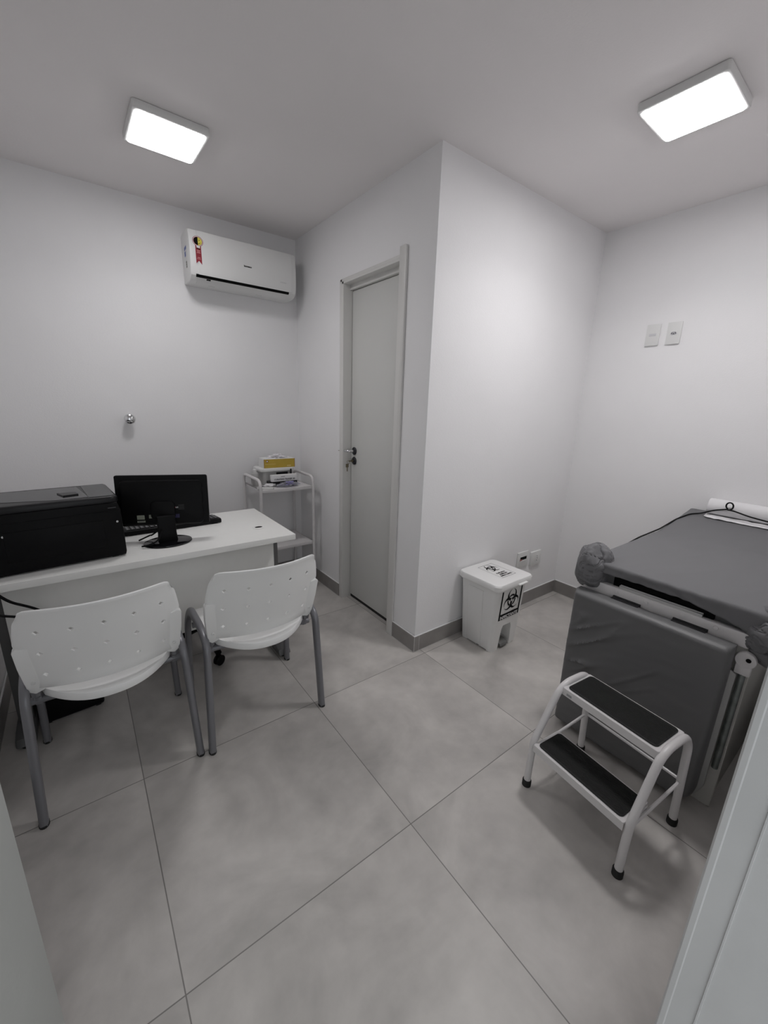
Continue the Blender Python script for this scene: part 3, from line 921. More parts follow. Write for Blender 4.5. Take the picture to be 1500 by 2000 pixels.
# ------------------------------------------------------------------ cables at the desk's left end
bm = bmesh.new()
tube(bm, smooth_path([(-0.366, 1.985, 0.7565), (-0.352, 1.90, 0.7565), (-0.318, 1.825, 0.7570), (-0.300, 1.812, 0.735), (-0.268, 1.830, 0.68), (-0.215, 1.900, 0.61), (-0.19, 1.948, 0.56)], 0.03), 0.0050, 8)
tag(finish(bm, 'power_cable', BLACK), 'black cable falling over the left front edge of the desk', 'cable')
bm = bmesh.new()
tube(bm, smooth_path([(-0.412, 1.90, 0.70), (-0.375, 1.82, 0.68), (-0.300, 1.83, 0.635), (-0.235, 1.880, 0.585), (-0.21, 1.948, 0.56)], 0.04), 0.0045, 8)
tag(finish(bm, 'power_cable', BLACK), 'black cable hanging between the left wall and the left chair', 'cable')

# ------------------------------------------------------------------ dressing cart in the corner
cx0, cx1, cy0, cy1 = 0.955, 1.350, 2.650, 2.985
cart = tag(empty('instrument_cart', ((cx0+cx1)/2, (cy0+cy1)/2, 0)), 'white two shelf metal cart in the corner beside the inner door', 'cart')
for x in (cx0, cx1):
    bm = bmesh.new()
    tube(bm, smooth_path([(x, cy0, 0.075), (x, cy0, 0.872), (x, cy1, 0.872), (x, cy1, 0.075)], 0.055, 8), 0.0105, 14, up=(1, 0, 0))
    fr = at(finish(bm, 'side_frame', STEELW), cart)
    for y in (cy0, cy1):
        bm = bmesh.new()
        lathe(bm, [(0, 0), (0.018, 0), (0.025, 0.003), (0.025, 0.017), (0.018, 0.020), (0, 0.020)], 20, Matrix.Translation((x-0.010, y, 0.025)) @ Matrix.Rotation(pi/2, 4, 'Y'))
        bx(bm, x-0.006, x+0.006, y-0.012, y+0.012, 0.045, 0.080, 0.002)
        c_ = at(finish(bm, 'castor', RUBBER), cart)
for z, nm in ((0.800, 'shelf'), (0.372, 'shelf')):
    bm = bmesh.new()
    bx(bm, cx0+0.008, cx1-0.008, cy0+0.004, cy1-0.004, z, z+0.004)
    bx(bm, cx0+0.008, cx1-0.008, cy0+0.002, cy0+0.006, z-0.018, z+0.004, 0.001)
    bx(bm, cx0+0.008, cx1-0.008, cy1-0.006, cy1-0.002, z-0.018, z+0.004, 0.001)
    bx(bm, cx0+0.008, cx0+0.012, cy0+0.004, cy1-0.004, z-0.018, z+0.004, 0.001)
    bx(bm, cx1-0.012, cx1-0.008, cy0+0.004, cy1-0.004, z-0.018, z+0.004, 0.001)
    at(finish(bm, nm, STEELW), cart)
SZ = 0.804
# milky storage box with a lid
t = tag(empty('storage_box', (1.150, 2.885, SZ), radians(2)), 'translucent plastic storage box with pale lid on the cart', 'storage box')
bm = bmesh.new()
for (a0, a1, z0, z1) in ((0, 0, 0, 0),):
    prism(bm, rrect(-0.118, 0.118, -0.080, 0.080, 0.022), 'z', 0.0, 0.098, bev=0.002, bseg=1)
finish(bm, 'tub', MILKY, t)
bm = bmesh.new(); prism(bm, rrect(-0.135, 0.130, -0.090, 0.090, 0.035), 'z', 0.098, 0.122, bev=0.006)
finish(bm, 'lid', PLASTIC, t)
bm = bmesh.new(); bx(bm, 0.085, 0.095, -0.096, -0.088, 0.070, 0.112, 0.001); bx(bm, -0.02, 0.07, -0.0815, -0.0805, 0.060, 0.092)
finish(bm, 'clip', GREYB, t)
# mustard glove box on top
t = tag(empty('glove_box', (1.168, 2.875, SZ+0.122), radians(-3)), 'mustard yellow glove box with a white glove poking out of its top', 'glove box')
bm = bmesh.new()
bx(bm, -0.115, 0.115, -0.062, 0.062, 0.0, 0.066, 0.001, 1, 0)
bx(bm, -0.1155, 0.1135, -0.0628, -0.0610, 0.002, 0.064, 0, 1, 1)
bx(bm, -0.1165, -0.1145, -0.062, 0.062, 0.001, 0.065, 0, 1, 0)
bx(bm, 0.1130, 0.1162, -0.0630, 0.062, 0.001, 0.065, 0, 1, 2)
bx(bm, -0.116, -0.1135, -0.0632, -0.0615, 0.001, 0.065, 0, 1, 2)
finish(bm, 'carton', PLASTIC, t, mats=[PLASTIC, BOXY, ORANGE])
bm = bmesh.new()
disc(bm, -0.092, 0.050, -0.0634, 0.010, 0.009, 0, n=20)
disc(bm, -0.092, 0.050, -0.0637, 0.0055, 0.0048, 1, n=20)
poly(bm, [(-0.108, 0.030), (-0.030, 0.030), (-0.030, 0.027), (-0.108, 0.027)], -0.0634, 2)
poly(bm, [(0.055, 0.018), (0.085, 0.018), (0.085, 0.008), (0.055, 0.008)], -0.0634, 2)
finish(bm, 'front_print', ORANGE, t, mats=[ORANGE, PAPER, mat('pale_yellow_print', (0.70, 0.55, 0.20), 0.5)])
def crumple(name, m, parent, loc, sx_, sy_, sz_, amp, seed, sub=4):
    bm = bmesh.new()
    bmesh.ops.create_icosphere(bm, subdivisions=sub, radius=1)
    for v in bm.verts:
        n_ = noise.multi_fractal(v.co*2.0+Vector((seed, 0, 0)), 0.9, 2.1, 4)
        r_ = noise.noise(v.co*3.1+Vector((0, seed, 0)))
        v.co *= 1+amp*(n_-1.0)*0.6+amp*r_
        v.co.x *= sx_; v.co.y *= sy_; v.co.z *= sz_
        v.co += Vector(loc)
    return finish(bm, name, m, parent, smooth=60)
crumple('glove', TISSUE, t, (0.000, 0.0, 0.068), 0.062, 0.035, 0.022, 0.8, 3.1)
# box with lettering, leaning in front
t = tag(empty('small_carton', (1.165, 2.750, SZ+0.006), radians(-2)), 'white carton with dark lettering lying on the cart shelf', 'carton')
bm = bmesh.new(); bx(bm, -0.095, 0.095, -0.016, 0.016, 0.030, 0.076, 0.001)
bx(bm, -0.110, 0.10, -0.012, 0.050, 0.0, 0.030, 0.002, 1, 1)
finish(bm, 'carton', PAPER, t, mats=[PAPER, GREYB])
bm = bmesh.new()
add_mesh(bm, text_mesh('CURATIVO TRANSP. 62', 0.0150, bold=0.0005), frame4((0.002, -0.0166, 0.044), (1, 0, 0), (0, 0, 1)))
bx(bm, -0.026, 0.004, -0.0168, -0.0155, 0.0625, 0.0655)
finish(bm, 'print', GREYINK, t)
# bottle
t = tag(empty('bottle', (0.985, 2.835, SZ)), 'small white plastic bottle at the back left of the cart shelf', 'bottle')
bm = bmesh.new()
lathe(bm, [(0, 0), (0.026, 0), (0.028, 0.004), (0.028, 0.075), (0.0275, 0.078), (0.0275, 0.081), (0.024, 0.092), (0.012, 0.100), (0.011, 0.102), (0, 0.102)], 24)
finish(bm, 'body', MILKY, t)
bm = bmesh.new()
lathe(bm, [(0, 0.100), (0.013, 0.100), (0.013, 0.118), (0.005, 0.121), (0.004, 0.135), (0, 0.136)], 18)
finish(bm, 'cap', PLASTIC, t)
# crumpled sterile packets
t = tag(empty('packet_pile', (1.170, 2.705, SZ)), 'crumpled clear packet with violet print at the front of the cart shelf', 'packet')
o = crumple('film', CLEAR, t, (0.010, 0.0, 0.018), 0.070, 0.026, 0.017, 0.6, 8.3)
bm = bmesh.new()
for (x0, x1, z0, z1, mi) in ((-0.02, 0.04, 0.036, 0.039, 0), (-0.005, 0.035, 0.026, 0.029, 0), (0.0, 0.008, 0.012, 0.018, 1), (0.026, 0.037, 0.012, 0.018, 1), (-0.02, 0.05, 0.018, 0.021, 0)):
    f = bm.faces.new([bm.verts.new(p) for p in ((x0, -0.030, z0), (x1, -0.030, z0), (x1, -0.022, z1+0.002), (x0, -0.022, z1+0.002))]); f.material_index = mi
finish(bm, 'print', VIOLET, t, mats=[VIOLET, INK])
t2 = tag(crumple('paper_packet', PAPER, None, (0, 0, 0), 0.042, 0.022, 0.013, 0.5, 5.5, 3), 'crumpled white paper packet at the left of the cart shelf', 'packet')
t2.location = (1.060, 2.745, SZ+0.014)
bm = bmesh.new(); bx(bm, -0.055, 0.055, -0.014, 0.014, 0, 0.012, 0.002)
o = tag(finish(bm, 'white_packet', PLASTIC), 'flat white packet on the front left corner of the cart', 'packet')
o.location = (1.005, 2.690, SZ); o.rotation_euler.z = radians(-32)
bm = bmesh.new()
lathe(bm, [(0, 0), (0.016, 0), (0.016, 0.008), (0.008, 0.010), (0, 0.010)], 20)
o = tag(finish(bm, 'tape_roll', GREYINK), 'tiny dark roll lying near the left edge of the cart shelf', 'tape roll')
o.location = (1.008, 2.755, SZ)
bm = bmesh.new(); bx(bm, -0.03, 0.03, -0.008, 0.008, 0, 0.002)
o = tag(finish(bm, 'paper_strip', PAPER), 'thin white strip of paper on the right of the cart shelf', 'paper')
o.location = (1.275, 2.730, SZ); o.rotation_euler.z = radians(25)

# ------------------------------------------------------------------ pedal bin
BXc, BYc = 1.908, 1.386
bn = tag(empty('pedal_bin', (BXc, BYc, 0), radians(0.5)), 'white pedal bin with black biohazard signs beside the recess wall', 'waste bin')
def ring(w0, w1, d0, d1, z, r):
    return [Vector((p[0], p[1], z)) for p in rrect(w0, w1, d0, d1, r, 5)]
# tapered body: left side is vertical-ish, mouth wider than foot
bm = bmesh.new()
LV = [(0.0, -0.118, 0.118, -0.108, 0.125, 0.022), (0.10, -0.124, 0.126, -0.113, 0.130, 0.024), (0.40, -0.140, 0.142, -0.130, 0.145, 0.028), (0.425, -0.141, 0.143, -0.131, 0.146, 0.028)]
R_ = [[bm.verts.new(p) for p in ring(a, b, c, d_, z, r)] for z, a, b, c, d_, r in LV]
n = len(R_[0])
for a, b in zip(R_, R_[1:]):
    for k in range(n): bm.faces.new([a[k], a[(k+1) % n], b[(k+1) % n], b[k]])
bm.faces.new(R_[-1]); bm.faces.new(list(reversed(R_[0])))
body = finish(bm, 'body', BINW, bn, smooth=35)
# cut the pedal opening and foot notches
def cutter(fn):
    b2 = bmesh.new(); fn(b2)
    bmesh.ops.recalc_face_normals(b2, faces=b2.faces)
    me = bpy.data.meshes.new('cut'); b2.to_mesh(me); b2.free()
    o_ = bpy.data.objects.new('cut', me); COL.objects.link(o_); o_.parent = bn
    return o_
def cf(b2):
    prism(b2, [(-0.058, -0.01), (-0.046, 0.135), (-0.036, 0.158), (0.034, 0.158), (0.044, 0.135), (0.056, -0.01)], 'y', -0.2, -0.035)
c1 = cutter(cf)
CUTS = [c1]+[cutter(lambda b2, q=q: bx(b2, *q)) for q in (
    (-0.2, -0.095, -0.020, 0.004, -0.01, 0.022), (-0.2, -0.10, 0.006, 0.075, -0.01, 0.006),
    (-0.2, -0.10, -0.075, -0.022, -0.01, 0.006), (0.080, 0.108, -0.2, -0.09, -0.01, 0.006))]
for c_ in CUTS:
    md = body.modifiers.new('cut', 'BOOLEAN'); md.operation = 'DIFFERENCE'; md.object = c_; md.solver = 'EXACT'
bpy.context.view_layer.update()
me = bpy.data.meshes.new_from_object(body.evaluated_get(bpy.context.evaluated_depsgraph_get()))
body.modifiers.clear(); body.data = me
me.set_sharp_from_angle(angle=radians(35))
for c_ in CUTS: bpy.data.objects.remove(c_, do_unlink=True)
# raised pilasters moulded into the left face
bm = bmesh.new()
def pil(y0, y1, z0, z1, dd, top=True):
    Fz = lambda z: -0.118-0.022*z/0.42
    vs = []
    for z in (z0, z1):
        for y in (y0, y1):
            for e in (0.002, -dd):
                vs.append(bm.verts.new((Fz(z)+e, y*(1+0.12*z), z)))
    for f in ((0, 1, 3, 2), (4, 6, 7, 5), (0, 4, 5, 1), (2, 3, 7, 6), (0, 2, 6, 4), (1, 5, 7, 3)):
        bm.faces.new([vs[i] for i in f])
pil(-0.030, 0.076, 0.012, 0.375, 0.005)
bmesh.ops.recalc_face_normals(bm, faces=bm.faces)
bmesh.ops.bevel(bm, geom=list(bm.edges), offset=0.003, segments=2, affect='EDGES', profile=0.5)
finish(bm, 'side_rib', BINW, bn)
# rim collar and lid
bm = bmesh.new()
prism(bm, rrect(-0.156, 0.152, -0.146, 0.148, 0.03), 'z', 0.405, 0.424, bev=0.004)
finish(bm, 'rim', BINW, bn)
bm = bmesh.new()
LV = [(0.418, -0.168, 0.166, -0.154, 0.150, 0.034), (0.440, -0.168, 0.166, -0.154, 0.150, 0.034), (0.449, -0.163, 0.161, -0.149, 0.146, 0.032), (0.452, -0.152, 0.150, -0.138, 0.138, 0.028)]
R_ = [[bm.verts.new(p) for p in ring(a, b, c, d_, z, r)] for z, a, b, c, d_, r in LV]
for a, b in zip(R_, R_[1:]):
    for k in range(n): bm.faces.new([a[k], a[(k+1) % n], b[(k+1) % n], b[k]])
bm.faces.new(R_[-1]); bm.faces.new(list(reversed(R_[0])))
bx(bm, -0.11, 0.11, 0.146, 0.1545, 0.415, 0.444, 0.004)
lid = finish(bm, 'lid', BINW, bn, smooth=30)
bm = bmesh.new(); bx(bm, 0.010, 0.090, -0.168, -0.150, 0.419, 0.428, 0.003)
finish(bm, 'lid_grip', BINW, lid)
bm = bmesh.new()
prism(bm, [(-0.116, 0.016), (-0.110, 0.030), (-0.085, 0.040), (-0.034, 0.044), (-0.034, 0.028), (-0.08, 0.024)], 'x', -0.036, 0.036, bev=0.004)
finish(bm, 'pedal', mat('pedal_grey', (0.16, 0.16, 0.155), 0.5), bn)

def biohazard(bm, Mx, size, mi, N=110):
    """run-length strips of the classic three-lobed sign, width = size"""
    A3 = [(cos(a), sin(a)) for a in (pi/2, pi/2+2*pi/3, pi/2+4*pi/3)]
    def inside(x, y):
        r = sqrt(x*x+y*y)
        big = any((x-11*c)**2+(y-11*s)**2 < 225 for c, s in A3)
        cut = any((x-15.2*c)**2+(y-15.2*s)**2 < 10.4**2 for c, s in A3)
        ringarea = any((x-15.2*c)**2+(y-15.2*s)**2 < 9.6**2 for c, s in A3)
        if 9.9 < r < 13.7 and ringarea: return True
        if r < 3: return False
        for c, s in A3:
            t = x*c+y*s; q = abs(-x*s+y*c)
            if 0 < t < 6 and q < 0.6: return False
            if t > 16 and q < 2.6: return False
        return big and not cut
    st = 54.0/N
    for j in range(N):
        y = -26+j*st
        run = None
        for i in range(N+1):
            x = -27+i*st
            ins = i < N and inside(x+st/2, y+st/2)
            if ins and run is None: run = x
            if not ins and run is not None:
                k = size/52
                vs = [Mx @ Vector((p[0]*k, p[1]*k, 0)) for p in ((run, y), (x, y), (x, y+st), (run, y+st))]
                f = bm.faces.new([bm.verts.new(v) for v in vs]); f.material_index = mi
                run = None
# front sign follows the sloping face
sl = atan2(0.023, 0.425)
ya = Vector((0, -sin(sl), cos(sl)))
def front_y(z): return -0.108-0.0535*z
def fy(x, z, off): return Vector((x, front_y(z)-off, z))
Mx = frame4((0.004, front_y(0.318)-0.0016, 0.318), (1, 0, 0), ya)
bm = bmesh.new()
biohazard(bm, Mx, 0.145, 0)
def fq(x0, x1, z0, z1, x2=None, x3=None, off=0.0012, mi=0):
    f = bm.faces.new([bm.verts.new(p) for p in (fy(x0, z0, off), fy(x1, z0, off), fy(x1 if x3 is None else x3, z1, off), fy(x0 if x2 is None else x2, z1, off))]); f.material_index = mi
fq(-0.095, -0.082, 0.205, 0.392)
fq(0.084, 0.097, 0.205, 0.392)
fq(-0.094, 0.096, 0.205, 0.242, off=0.0011)
add_mesh(bm, text_mesh('INFECTANTE', 0.0285, bold=0.0007), frame4((0.0, front_y(0.219)-0.0020, 0.218), (1, 0, 0), ya), 1)
finish(bm, 'front_sign', INK, bn, mats=[INK, PAPER])
bm = bmesh.new()
LZ = 0.4526
biohazard(bm, frame4((0.015, 0.045, LZ), (1, 0, 0), (0, 1, 0)), 0.098, 0)
def lq(x0, x1, y0, y1, mi=0):
    f = bm.faces.new([bm.verts.new(p) for p in ((x0, y0, LZ), (x1, y0, LZ), (x1, y1, LZ), (x0, y1, LZ))]); f.material_index = mi
for (x0, x1, y0, y1) in ((-0.048, 0.082, 0.096, 0.0985), (-0.048, 0.082, -0.0835, -0.081), (-0.048, -0.0462, -0.081, 0.096), (0.080, 0.082, -0.081, 0.096)):
    lq(x0, x1, y0, y1, 1)
add_mesh(bm, text_mesh('CUIDADO', 0.0170, bold=0.0004), frame4((0.012, -0.026, LZ), (1, 0, 0), (0, 1, 0)), 0)
add_mesh(bm, text_mesh('RESÍDUO', 0.0170, bold=0.0004), frame4((0.014, -0.045, LZ), (1, 0, 0), (0, 1, 0)), 0)
add_mesh(bm, text_mesh('INFECTANTE', 0.0170, bold=0.0004), frame4((0.016, -0.064, LZ), (1, 0, 0), (0, 1, 0)), 0)
finish(bm, 'lid_sign', INK, bn, mats=[INK, GREYINK])

# ------------------------------------------------------------------ examination bed
bed = tag(empty('examination_bed', (2.27, 0.475, 0)), 'white examination bed against the right wall with its grey foot section folded down', 'examination bed')
BX0, BX1, BY0, BY1 = 1.690, 2.865, 0.195, 0.758
bm = bmesh.new()
# foot board: full width, slightly waisted bottom corners
prism(bm, [(0.188, 0.004), (0.200, 0.0), (0.760, 0.0), (0.772, 0.02), (0.772, 0.655), (0.188, 0.655)], 'x', 1.690, 1.708, bev=0.002, bseg=1)
at(finish(bm, 'foot_board', BEDW), bed)
for y in (BY0+0.004, BY1-0.010):
    at(box('side_board', 1.709, BX1-0.03, y, y+0.018, 0.0, 0.655, BEDW, bev=0.001), bed)
at(box('head_board', BX1-0.03, BX1-0.012, BY0, BY1+0.01, 0, 0.655, BEDW, bev=0.001), bed)
at(box('under_frame', 1.712, BX1-0.02, BY0+0.02, BY1-0.012, 0.655, 0.700, BEDW, bev=0.002), bed)
# front metal strip with its raised lips
bm = bmesh.new()
prism(bm, rrect(0.205, 0.765, 0.656, 0.706, 0.010), 'x', 1.680, 1.712, bev=0.003)
for y in (0.30, 0.40, 0.52, 0.63):
    lathe(bm, [(0, 0), (0.008, 0), (0.007, 0.003), (0, 0.004)], 14, Matrix.Translation((1.680, y, 0.690)) @ Matrix.Rotation(-pi/2, 4, 'Y'))
at(finish(bm, 'front_strip', STEELW), bed)
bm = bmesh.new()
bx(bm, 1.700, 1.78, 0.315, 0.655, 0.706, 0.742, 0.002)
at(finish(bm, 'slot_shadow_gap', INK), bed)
bm = bmesh.new()
prism(bm, [(1.684, 0.704), (1.684, 0.717), (1.688, 0.720), (1.691, 0.717), (1.694, 0.717), (1.696, 0.720), (1.699, 0.720), (1.699, 0.704)], 'y', 0.345, 0.625, bev=0.0008, bseg=1)
at(finish(bm, 'pull_rail', ALU), bed)
for y0, y1 in ((0.535, 0.638), (0.318, 0.425)):
    bm = bmesh.new()
    bx(bm, 1.652, 1.682, y0, y1, 0.660, 0.670, 0.003)
    tube(bm, [(1.680, y0, 0.668), (1.680, y1, 0.668)], 0.006, 10)
    at(finish(bm, 'hinge', GREYB), bed)
# knuckle and gas bar on the near side
bm = bmesh.new()
Mk = Matrix.Translation((1.684, 0.204, 0.622)) @ Matrix.Rotation(-pi/2, 4, 'Y')
lathe(bm, [(0, 0), (0.026, 0), (0.028, 0.003), (0.028, 0.017), (0.026, 0.020), (0, 0.020)], 28, Mk)
bx(bm, 1.665, 1.683, 0.184, 0.226, 0.566, 0.622, 0.005)
kn_ = at(finish(bm, 'knuckle', STEELW), bed)
bm = bmesh.new()
lathe(bm, [(0, 0), (0.007, 0), (0.007, 0.002), (0, 0.002)], 16, Matrix.Translation((1.664, 0.196, 0.626)) @ Matrix.Rotation(-pi/2, 4, 'Y'))
at(finish(bm, 'pivot_hole', INK), bed)
bm = bmesh.new()
tube(bm, [(1.676, 0.203, 0.570), (1.676, 0.203, 0.180)], 0.010, 14)
at(finish(bm, 'support_bar', GALV), bed)
# folded foot section: board + padded cushion in its cover
bm = bmesh.new()
prism(bm, [(0.240, 0.575), (0.216, 0.560), (0.216, 0.09), (0.235, 0.035), (0.285, 0.010), (0.772, 0.010), (0.772, 0.652), (0.240, 0.652)], 'x', 1.664, 1.678, bev=0.002)
at(finish(bm, 'leg_board', mat('board_grey', (0.42, 0.42, 0.41), 0.5)), bed)
def cushion(x0, x1, y0, y1, z0, z1, name, m, parent, seed):
    bm = bmesh.new()
    NY, NZ = 80, 90
    def fpt(u, v):
        y = y0+(y1-y0)*u; z = z0+(z1-z0)*v
        # distance to the border for rounding
        rr = 0.055
        cy = min(u*(y1-y0), (1-u)*(y1-y0)); cz = min(v*(z1-z0), (1-v)*(z1-z0))
        e = 0.018
        t_ = 1.0
        if cy < e: t_ *= sqrt(max(0.0, 1-(1-cy/e)**2))
        if cz < e: t_ *= sqrt(max(0.0, 1-(1-cz/e)**2))
        x = x1-(x1-x0)*(0.55+0.45*t_)
        wv = 0
        # wrinkles fan across the upper left of the cover
        q = Vector((y*2.0-z*1.0, z*15.0+y*11.0, seed))
        a = noise.noise(q); b = noise.noise(Vector((y*16+z*9, z*34, seed+4)))
        ridge = (1-abs(a)*2.2)
        fade = min(1, max(0, (u-0.30)/0.4))*min(1, max(0.15, (1-u)/0.10))*min(1, max(0, (0.95-v)/0.2))*min(1, max(0, (v-0.28)/0.3))
        wv = max(0, ridge)**6*0.024*fade + noise.noise(Vector((y*5, z*5, seed+9)))*0.004+b*0.0016
        x -= wv*t_
        # bottom corners cut round
        return Vector((x, y, z))
    def rc(y, z):
        # round the lower corners
        r = 0.055
        for cy, sy in ((y0+r, -1),):
            if (y-cy)*sy > 0 and z < z0+r:
                d = Vector((y-cy, z-(z0+r)))
                mx_ = max(abs(d.x), abs(d.y))
                if mx_ > 1e-6:
                    k = mx_/d.length
                    return cy+d.x*k, z0+r+d.y*k
        return y, z
    G = []
    for j in range(NZ+1):
        row = []
        for i in range(NY+1):
            p = fpt(i/NY, j/NZ)
            y, z = rc(p.y, p.z)
            row.append(bm.verts.new((p.x, y, z)))
        G.append(row)
    for j in range(NZ):
        for i in range(NY):
            bm.faces.new([G[j][i], G[j][i+1], G[j+1][i+1], G[j+1][i]])
    bnd = [e for e in bm.edges if len(e.link_faces) == 1]
    r = bmesh.ops.extrude_edge_only(bm, edges=bnd)
    nv = [g for g in r['geom'] if isinstance(g, bmesh.types.BMVert)]
    for v in nv: v.co.x = x1
    be = [g for g in r['geom'] if isinstance(g, bmesh.types.BMEdge) and all(abs(v.co.x-x1) < 1e-6 for v in g.verts)]
    bmesh.ops.contextual_create(bm, geom=be)
    return at(finish(bm, name, m, smooth=70), parent)
cushion(1.600, 1.664, 0.232, 0.766, 0.022, 0.668, 'leg_cushion', VINYL, bed, 2.3)
# mattress under the sheet
bm = bmesh.new()
mt = [(1.712, 0.700), (1.712, 0.786)]+[(x, 0.786+(0.066*((x-2.42)/0.45)**1.2 if x > 2.42 else 0)) for x in [2.42+0.0625*k for k in range(8)]]
mt[-1] = (BX1-0.01, mt[-1][1]); mt.append((BX1-0.01, 0.700))
prism(bm, mt, 'y', BY0+0.008, BY1-0.010, bev=0.010, bseg=3)
at(finish(bm, 'mattress', VINYL), bed)

# the sheet: one continuous grid, draped over three sides
def sheet():
    x0, x1, y0, y1 = 1.688, 2.872, 0.190, 0.757
    drop_f, drop_s = 0.047, 0.10
    def top_z(x, y):
        z = 0.792
        if x > 2.42: z += 0.066*((x-2.42)/0.45)**1.2
        z += 0.0022*noise.noise(Vector((x*5, y*7, 1.0)))
        a = noise.noise(Vector((x*3.0+y*9.0, y*2.0, 5)))
        z += max(0, 1-abs(a)*7)*0.0012
        return z
    NXg, NYg, ND = 90, 60, 12
    bm = bmesh.new()
    # parameter: s along x from -drop_f .. L ; t along y from -drop_s .. W+drop_s
    L, Wd = x1-x0, y1-y0
    S = [-drop_f+drop_f*i/ND for i in range(ND)]+[L*i/NXg for i in range(NXg+1)]
    T = [-drop_s+drop_s*i/ND for i in range(ND)]+[Wd*i/NYg for i in range(NYg+1)]+[Wd+drop_s*(i+1)/ND for i in range(ND)]
    def cr(d, R=0.014):
        """rounded fold: d<0 is distance past the edge -> (horizontal offset, drop)"""
        if d >= 0: return 0.0, 0.0
        q = -d
        arc = R*pi/2
        if q < arc: return -R*sin(q/R)*1.0, R*(1-cos(q/R))
        return -R, R+(q-arc)
    G = []
    for s in S:
        row = []
        for t in T:
            hx, dx_ = cr(s)
            if t < 0: hy_, dy_ = cr(t); yb2 = 0; sg = 1
            elif t > Wd: hy_, dy_ = cr(Wd-t); sg = -1
            else: hy_, dy_, sg = 0, 0, 1
            x = x0+max(s, 0)+hx
            y = y0+min(max(t, 0), Wd)+sg*hy_
            # far head corner is chamfered towards the wall
            z = top_z(x0+max(s, 0), y)
            # the hem is scalloped by gathering
            side_dr = max(dy_, 0); fr_dr = max(dx_, 0)
            dr = max(side_dr, fr_dr)
            if side_dr > 0 and fr_dr > 0:
                dr = max(side_dr, fr_dr)
            z -= dr
            if fr_dr > 0.004:
                k = min(1, fr_dr/0.03)
                x -= k*(0.009*noise.noise(Vector((y*22-z*18, z*24, 3)))+0.005*noise.noise(Vector((y*60, z*40, 7)))-0.002)
                mid = abs((y-(y0+y1)/2)/(Wd/2))
                z += k*(fr_dr/drop_f)*(-0.050*min(1, max(0, (0.42-y)/0.22))**1.3)+k*0.004*noise.noise(Vector((y*30, 0, 2)))
            if side_dr > 0.004:
                k = min(1, side_dr/0.03)
                y += -sg*k*(0.006*noise.noise(Vector((x*18, z*16, 3))))
                z += k*0.006*noise.noise(Vector((x*9, 0, 2)))
            row.append(bm.verts.new((x, y, z)))
        G.append(row)
    for i in range(len(S)-1):
        for j in range(len(T)-1):
            bm.faces.new([G[i][j], G[i+1][j], G[i+1][j+1], G[i][j+1]])
    return bm
sh = tag(empty('bed_sheet', (2.27, 0.475, 0.70)), 'grey disposable sheet knotted at its corners over the examination bed', 'bed sheet')
o = at(finish(sheet(), 'sheet_cloth', SHEET, smooth=80), sh)
md = o.modifiers.new('thick', 'SOLIDIFY'); md.thickness = 0.0015; md.offset = 1
# knotted corners -----------------------------------------------------
def knot(cx, cy, cz, sx_, sy_, sz_, seed, axis=Vector((-0.5, -0.2, 0.6)), puck=1.0):
    bm = bmesh.new()
    bmesh.ops.create_icosphere(bm, subdivisions=6, radius=1)
    ax = axis.normalized()
    e1 = ax.orthogonal().normalized(); e2 = ax.cross(e1)
    for v in bm.verts:
        d = v.co.normalized()
        c = d.dot(ax)
        ang = atan2(d.dot(e2), d.dot(e1))
        # radial gathers running into a pucker on the axis
        w_ = 0.5+0.5*sin(ang*9+seed+2.2*noise.noise(d*2.3+Vector((seed, 0, 0))))
        g = max(0, c)
        pleat = (w_**1.5)*0.10*g*(1-g**6)*puck
        dimple = -0.34*max(0, (c-0.86)/0.14)**1.5*puck if c > 0.86 else 0
        lump = 0.15*noise.noise(d*1.5+Vector((0, seed, 0)))+0.030*noise.noise(d*4.0+Vector((seed, seed, 0)))
        cr_ = noise.noise(Vector((d.x*1.6+d.z*2.2, d.y*1.2, d.z*4.2-d.x*2.0))+Vector((seed*3, 1, 0)))
        lump -= 0.075*max(0, 1-abs(cr_)*16)+0.05*max(0, 1-abs(cr_-0.22)*18)
        fold = -0.10*max(0, 1-abs(c-0.30+0.22*noise.noise(d*2+Vector((seed*2, 0, 0))))*14)
        r = 1+pleat+dimple+lump+fold*(0.4+w_*0.6)
        p = d*r
        v.co = Vector((cx+p.x*sx_, cy+p.y*sy_, cz+p.z*sz_))
    return at(finish(bm, 'corner_knot', SHEET, smooth=75), sh)
knot(1.727, 0.748, 0.752, 0.084, 0.074, 0.106, 1.3, puck=0.28)
knot(1.728, 0.158, 0.712, 0.080, 0.082, 0.100, 6.1, Vector((-0.4, 0.5, 0.5)), 0.3)

# paper roll and its torn end on the head of the bed
rl = tag(empty('paper_roll', (2.838, 0.45, 0.898)), 'thick white paper roll lying across the head of the bed', 'paper roll')
bm = bmesh.new()
lathe(bm, [(0.018, -0.225), (0.044, -0.225), (0.046, -0.222), (0.046, 0.222), (0.044, 0.225), (0.018, 0.225), (0.018, -0.225)], 40, Matrix.Rotation(pi/2, 4, 'X'))
finish(bm, 'roll', PAPER, rl)
bm = bmesh.new()
Gr = []
for i in range(25):
    row = []
    for j in range(7):
        y = 0.675-i*0.0185
        wdt = 0.055+0.010*noise.noise(Vector((i*0.5, 0, 4)))
        x = 2.775-(0.02 if i else 0)+wdt*(j/6)
        z = 0.792+0.066*((max(x, 2.42)-2.42)/0.45)**1.2+0.006+0.006*abs(noise.noise(Vector((i*0.35, j*0.5, 9))))
        row.append(bm.verts.new((x, y, z)))
    Gr.append(row)
for i in range(24):
    for j in range(6): bm.faces.new([Gr[i][j], Gr[i][j+1], Gr[i+1][j+1], Gr[i+1][j]])
o = finish(bm, 'paper_sheet', PAPER)
md = o.modifiers.new('thick', 'SOLIDIFY'); md.thickness = 0.0008; md.offset = 1
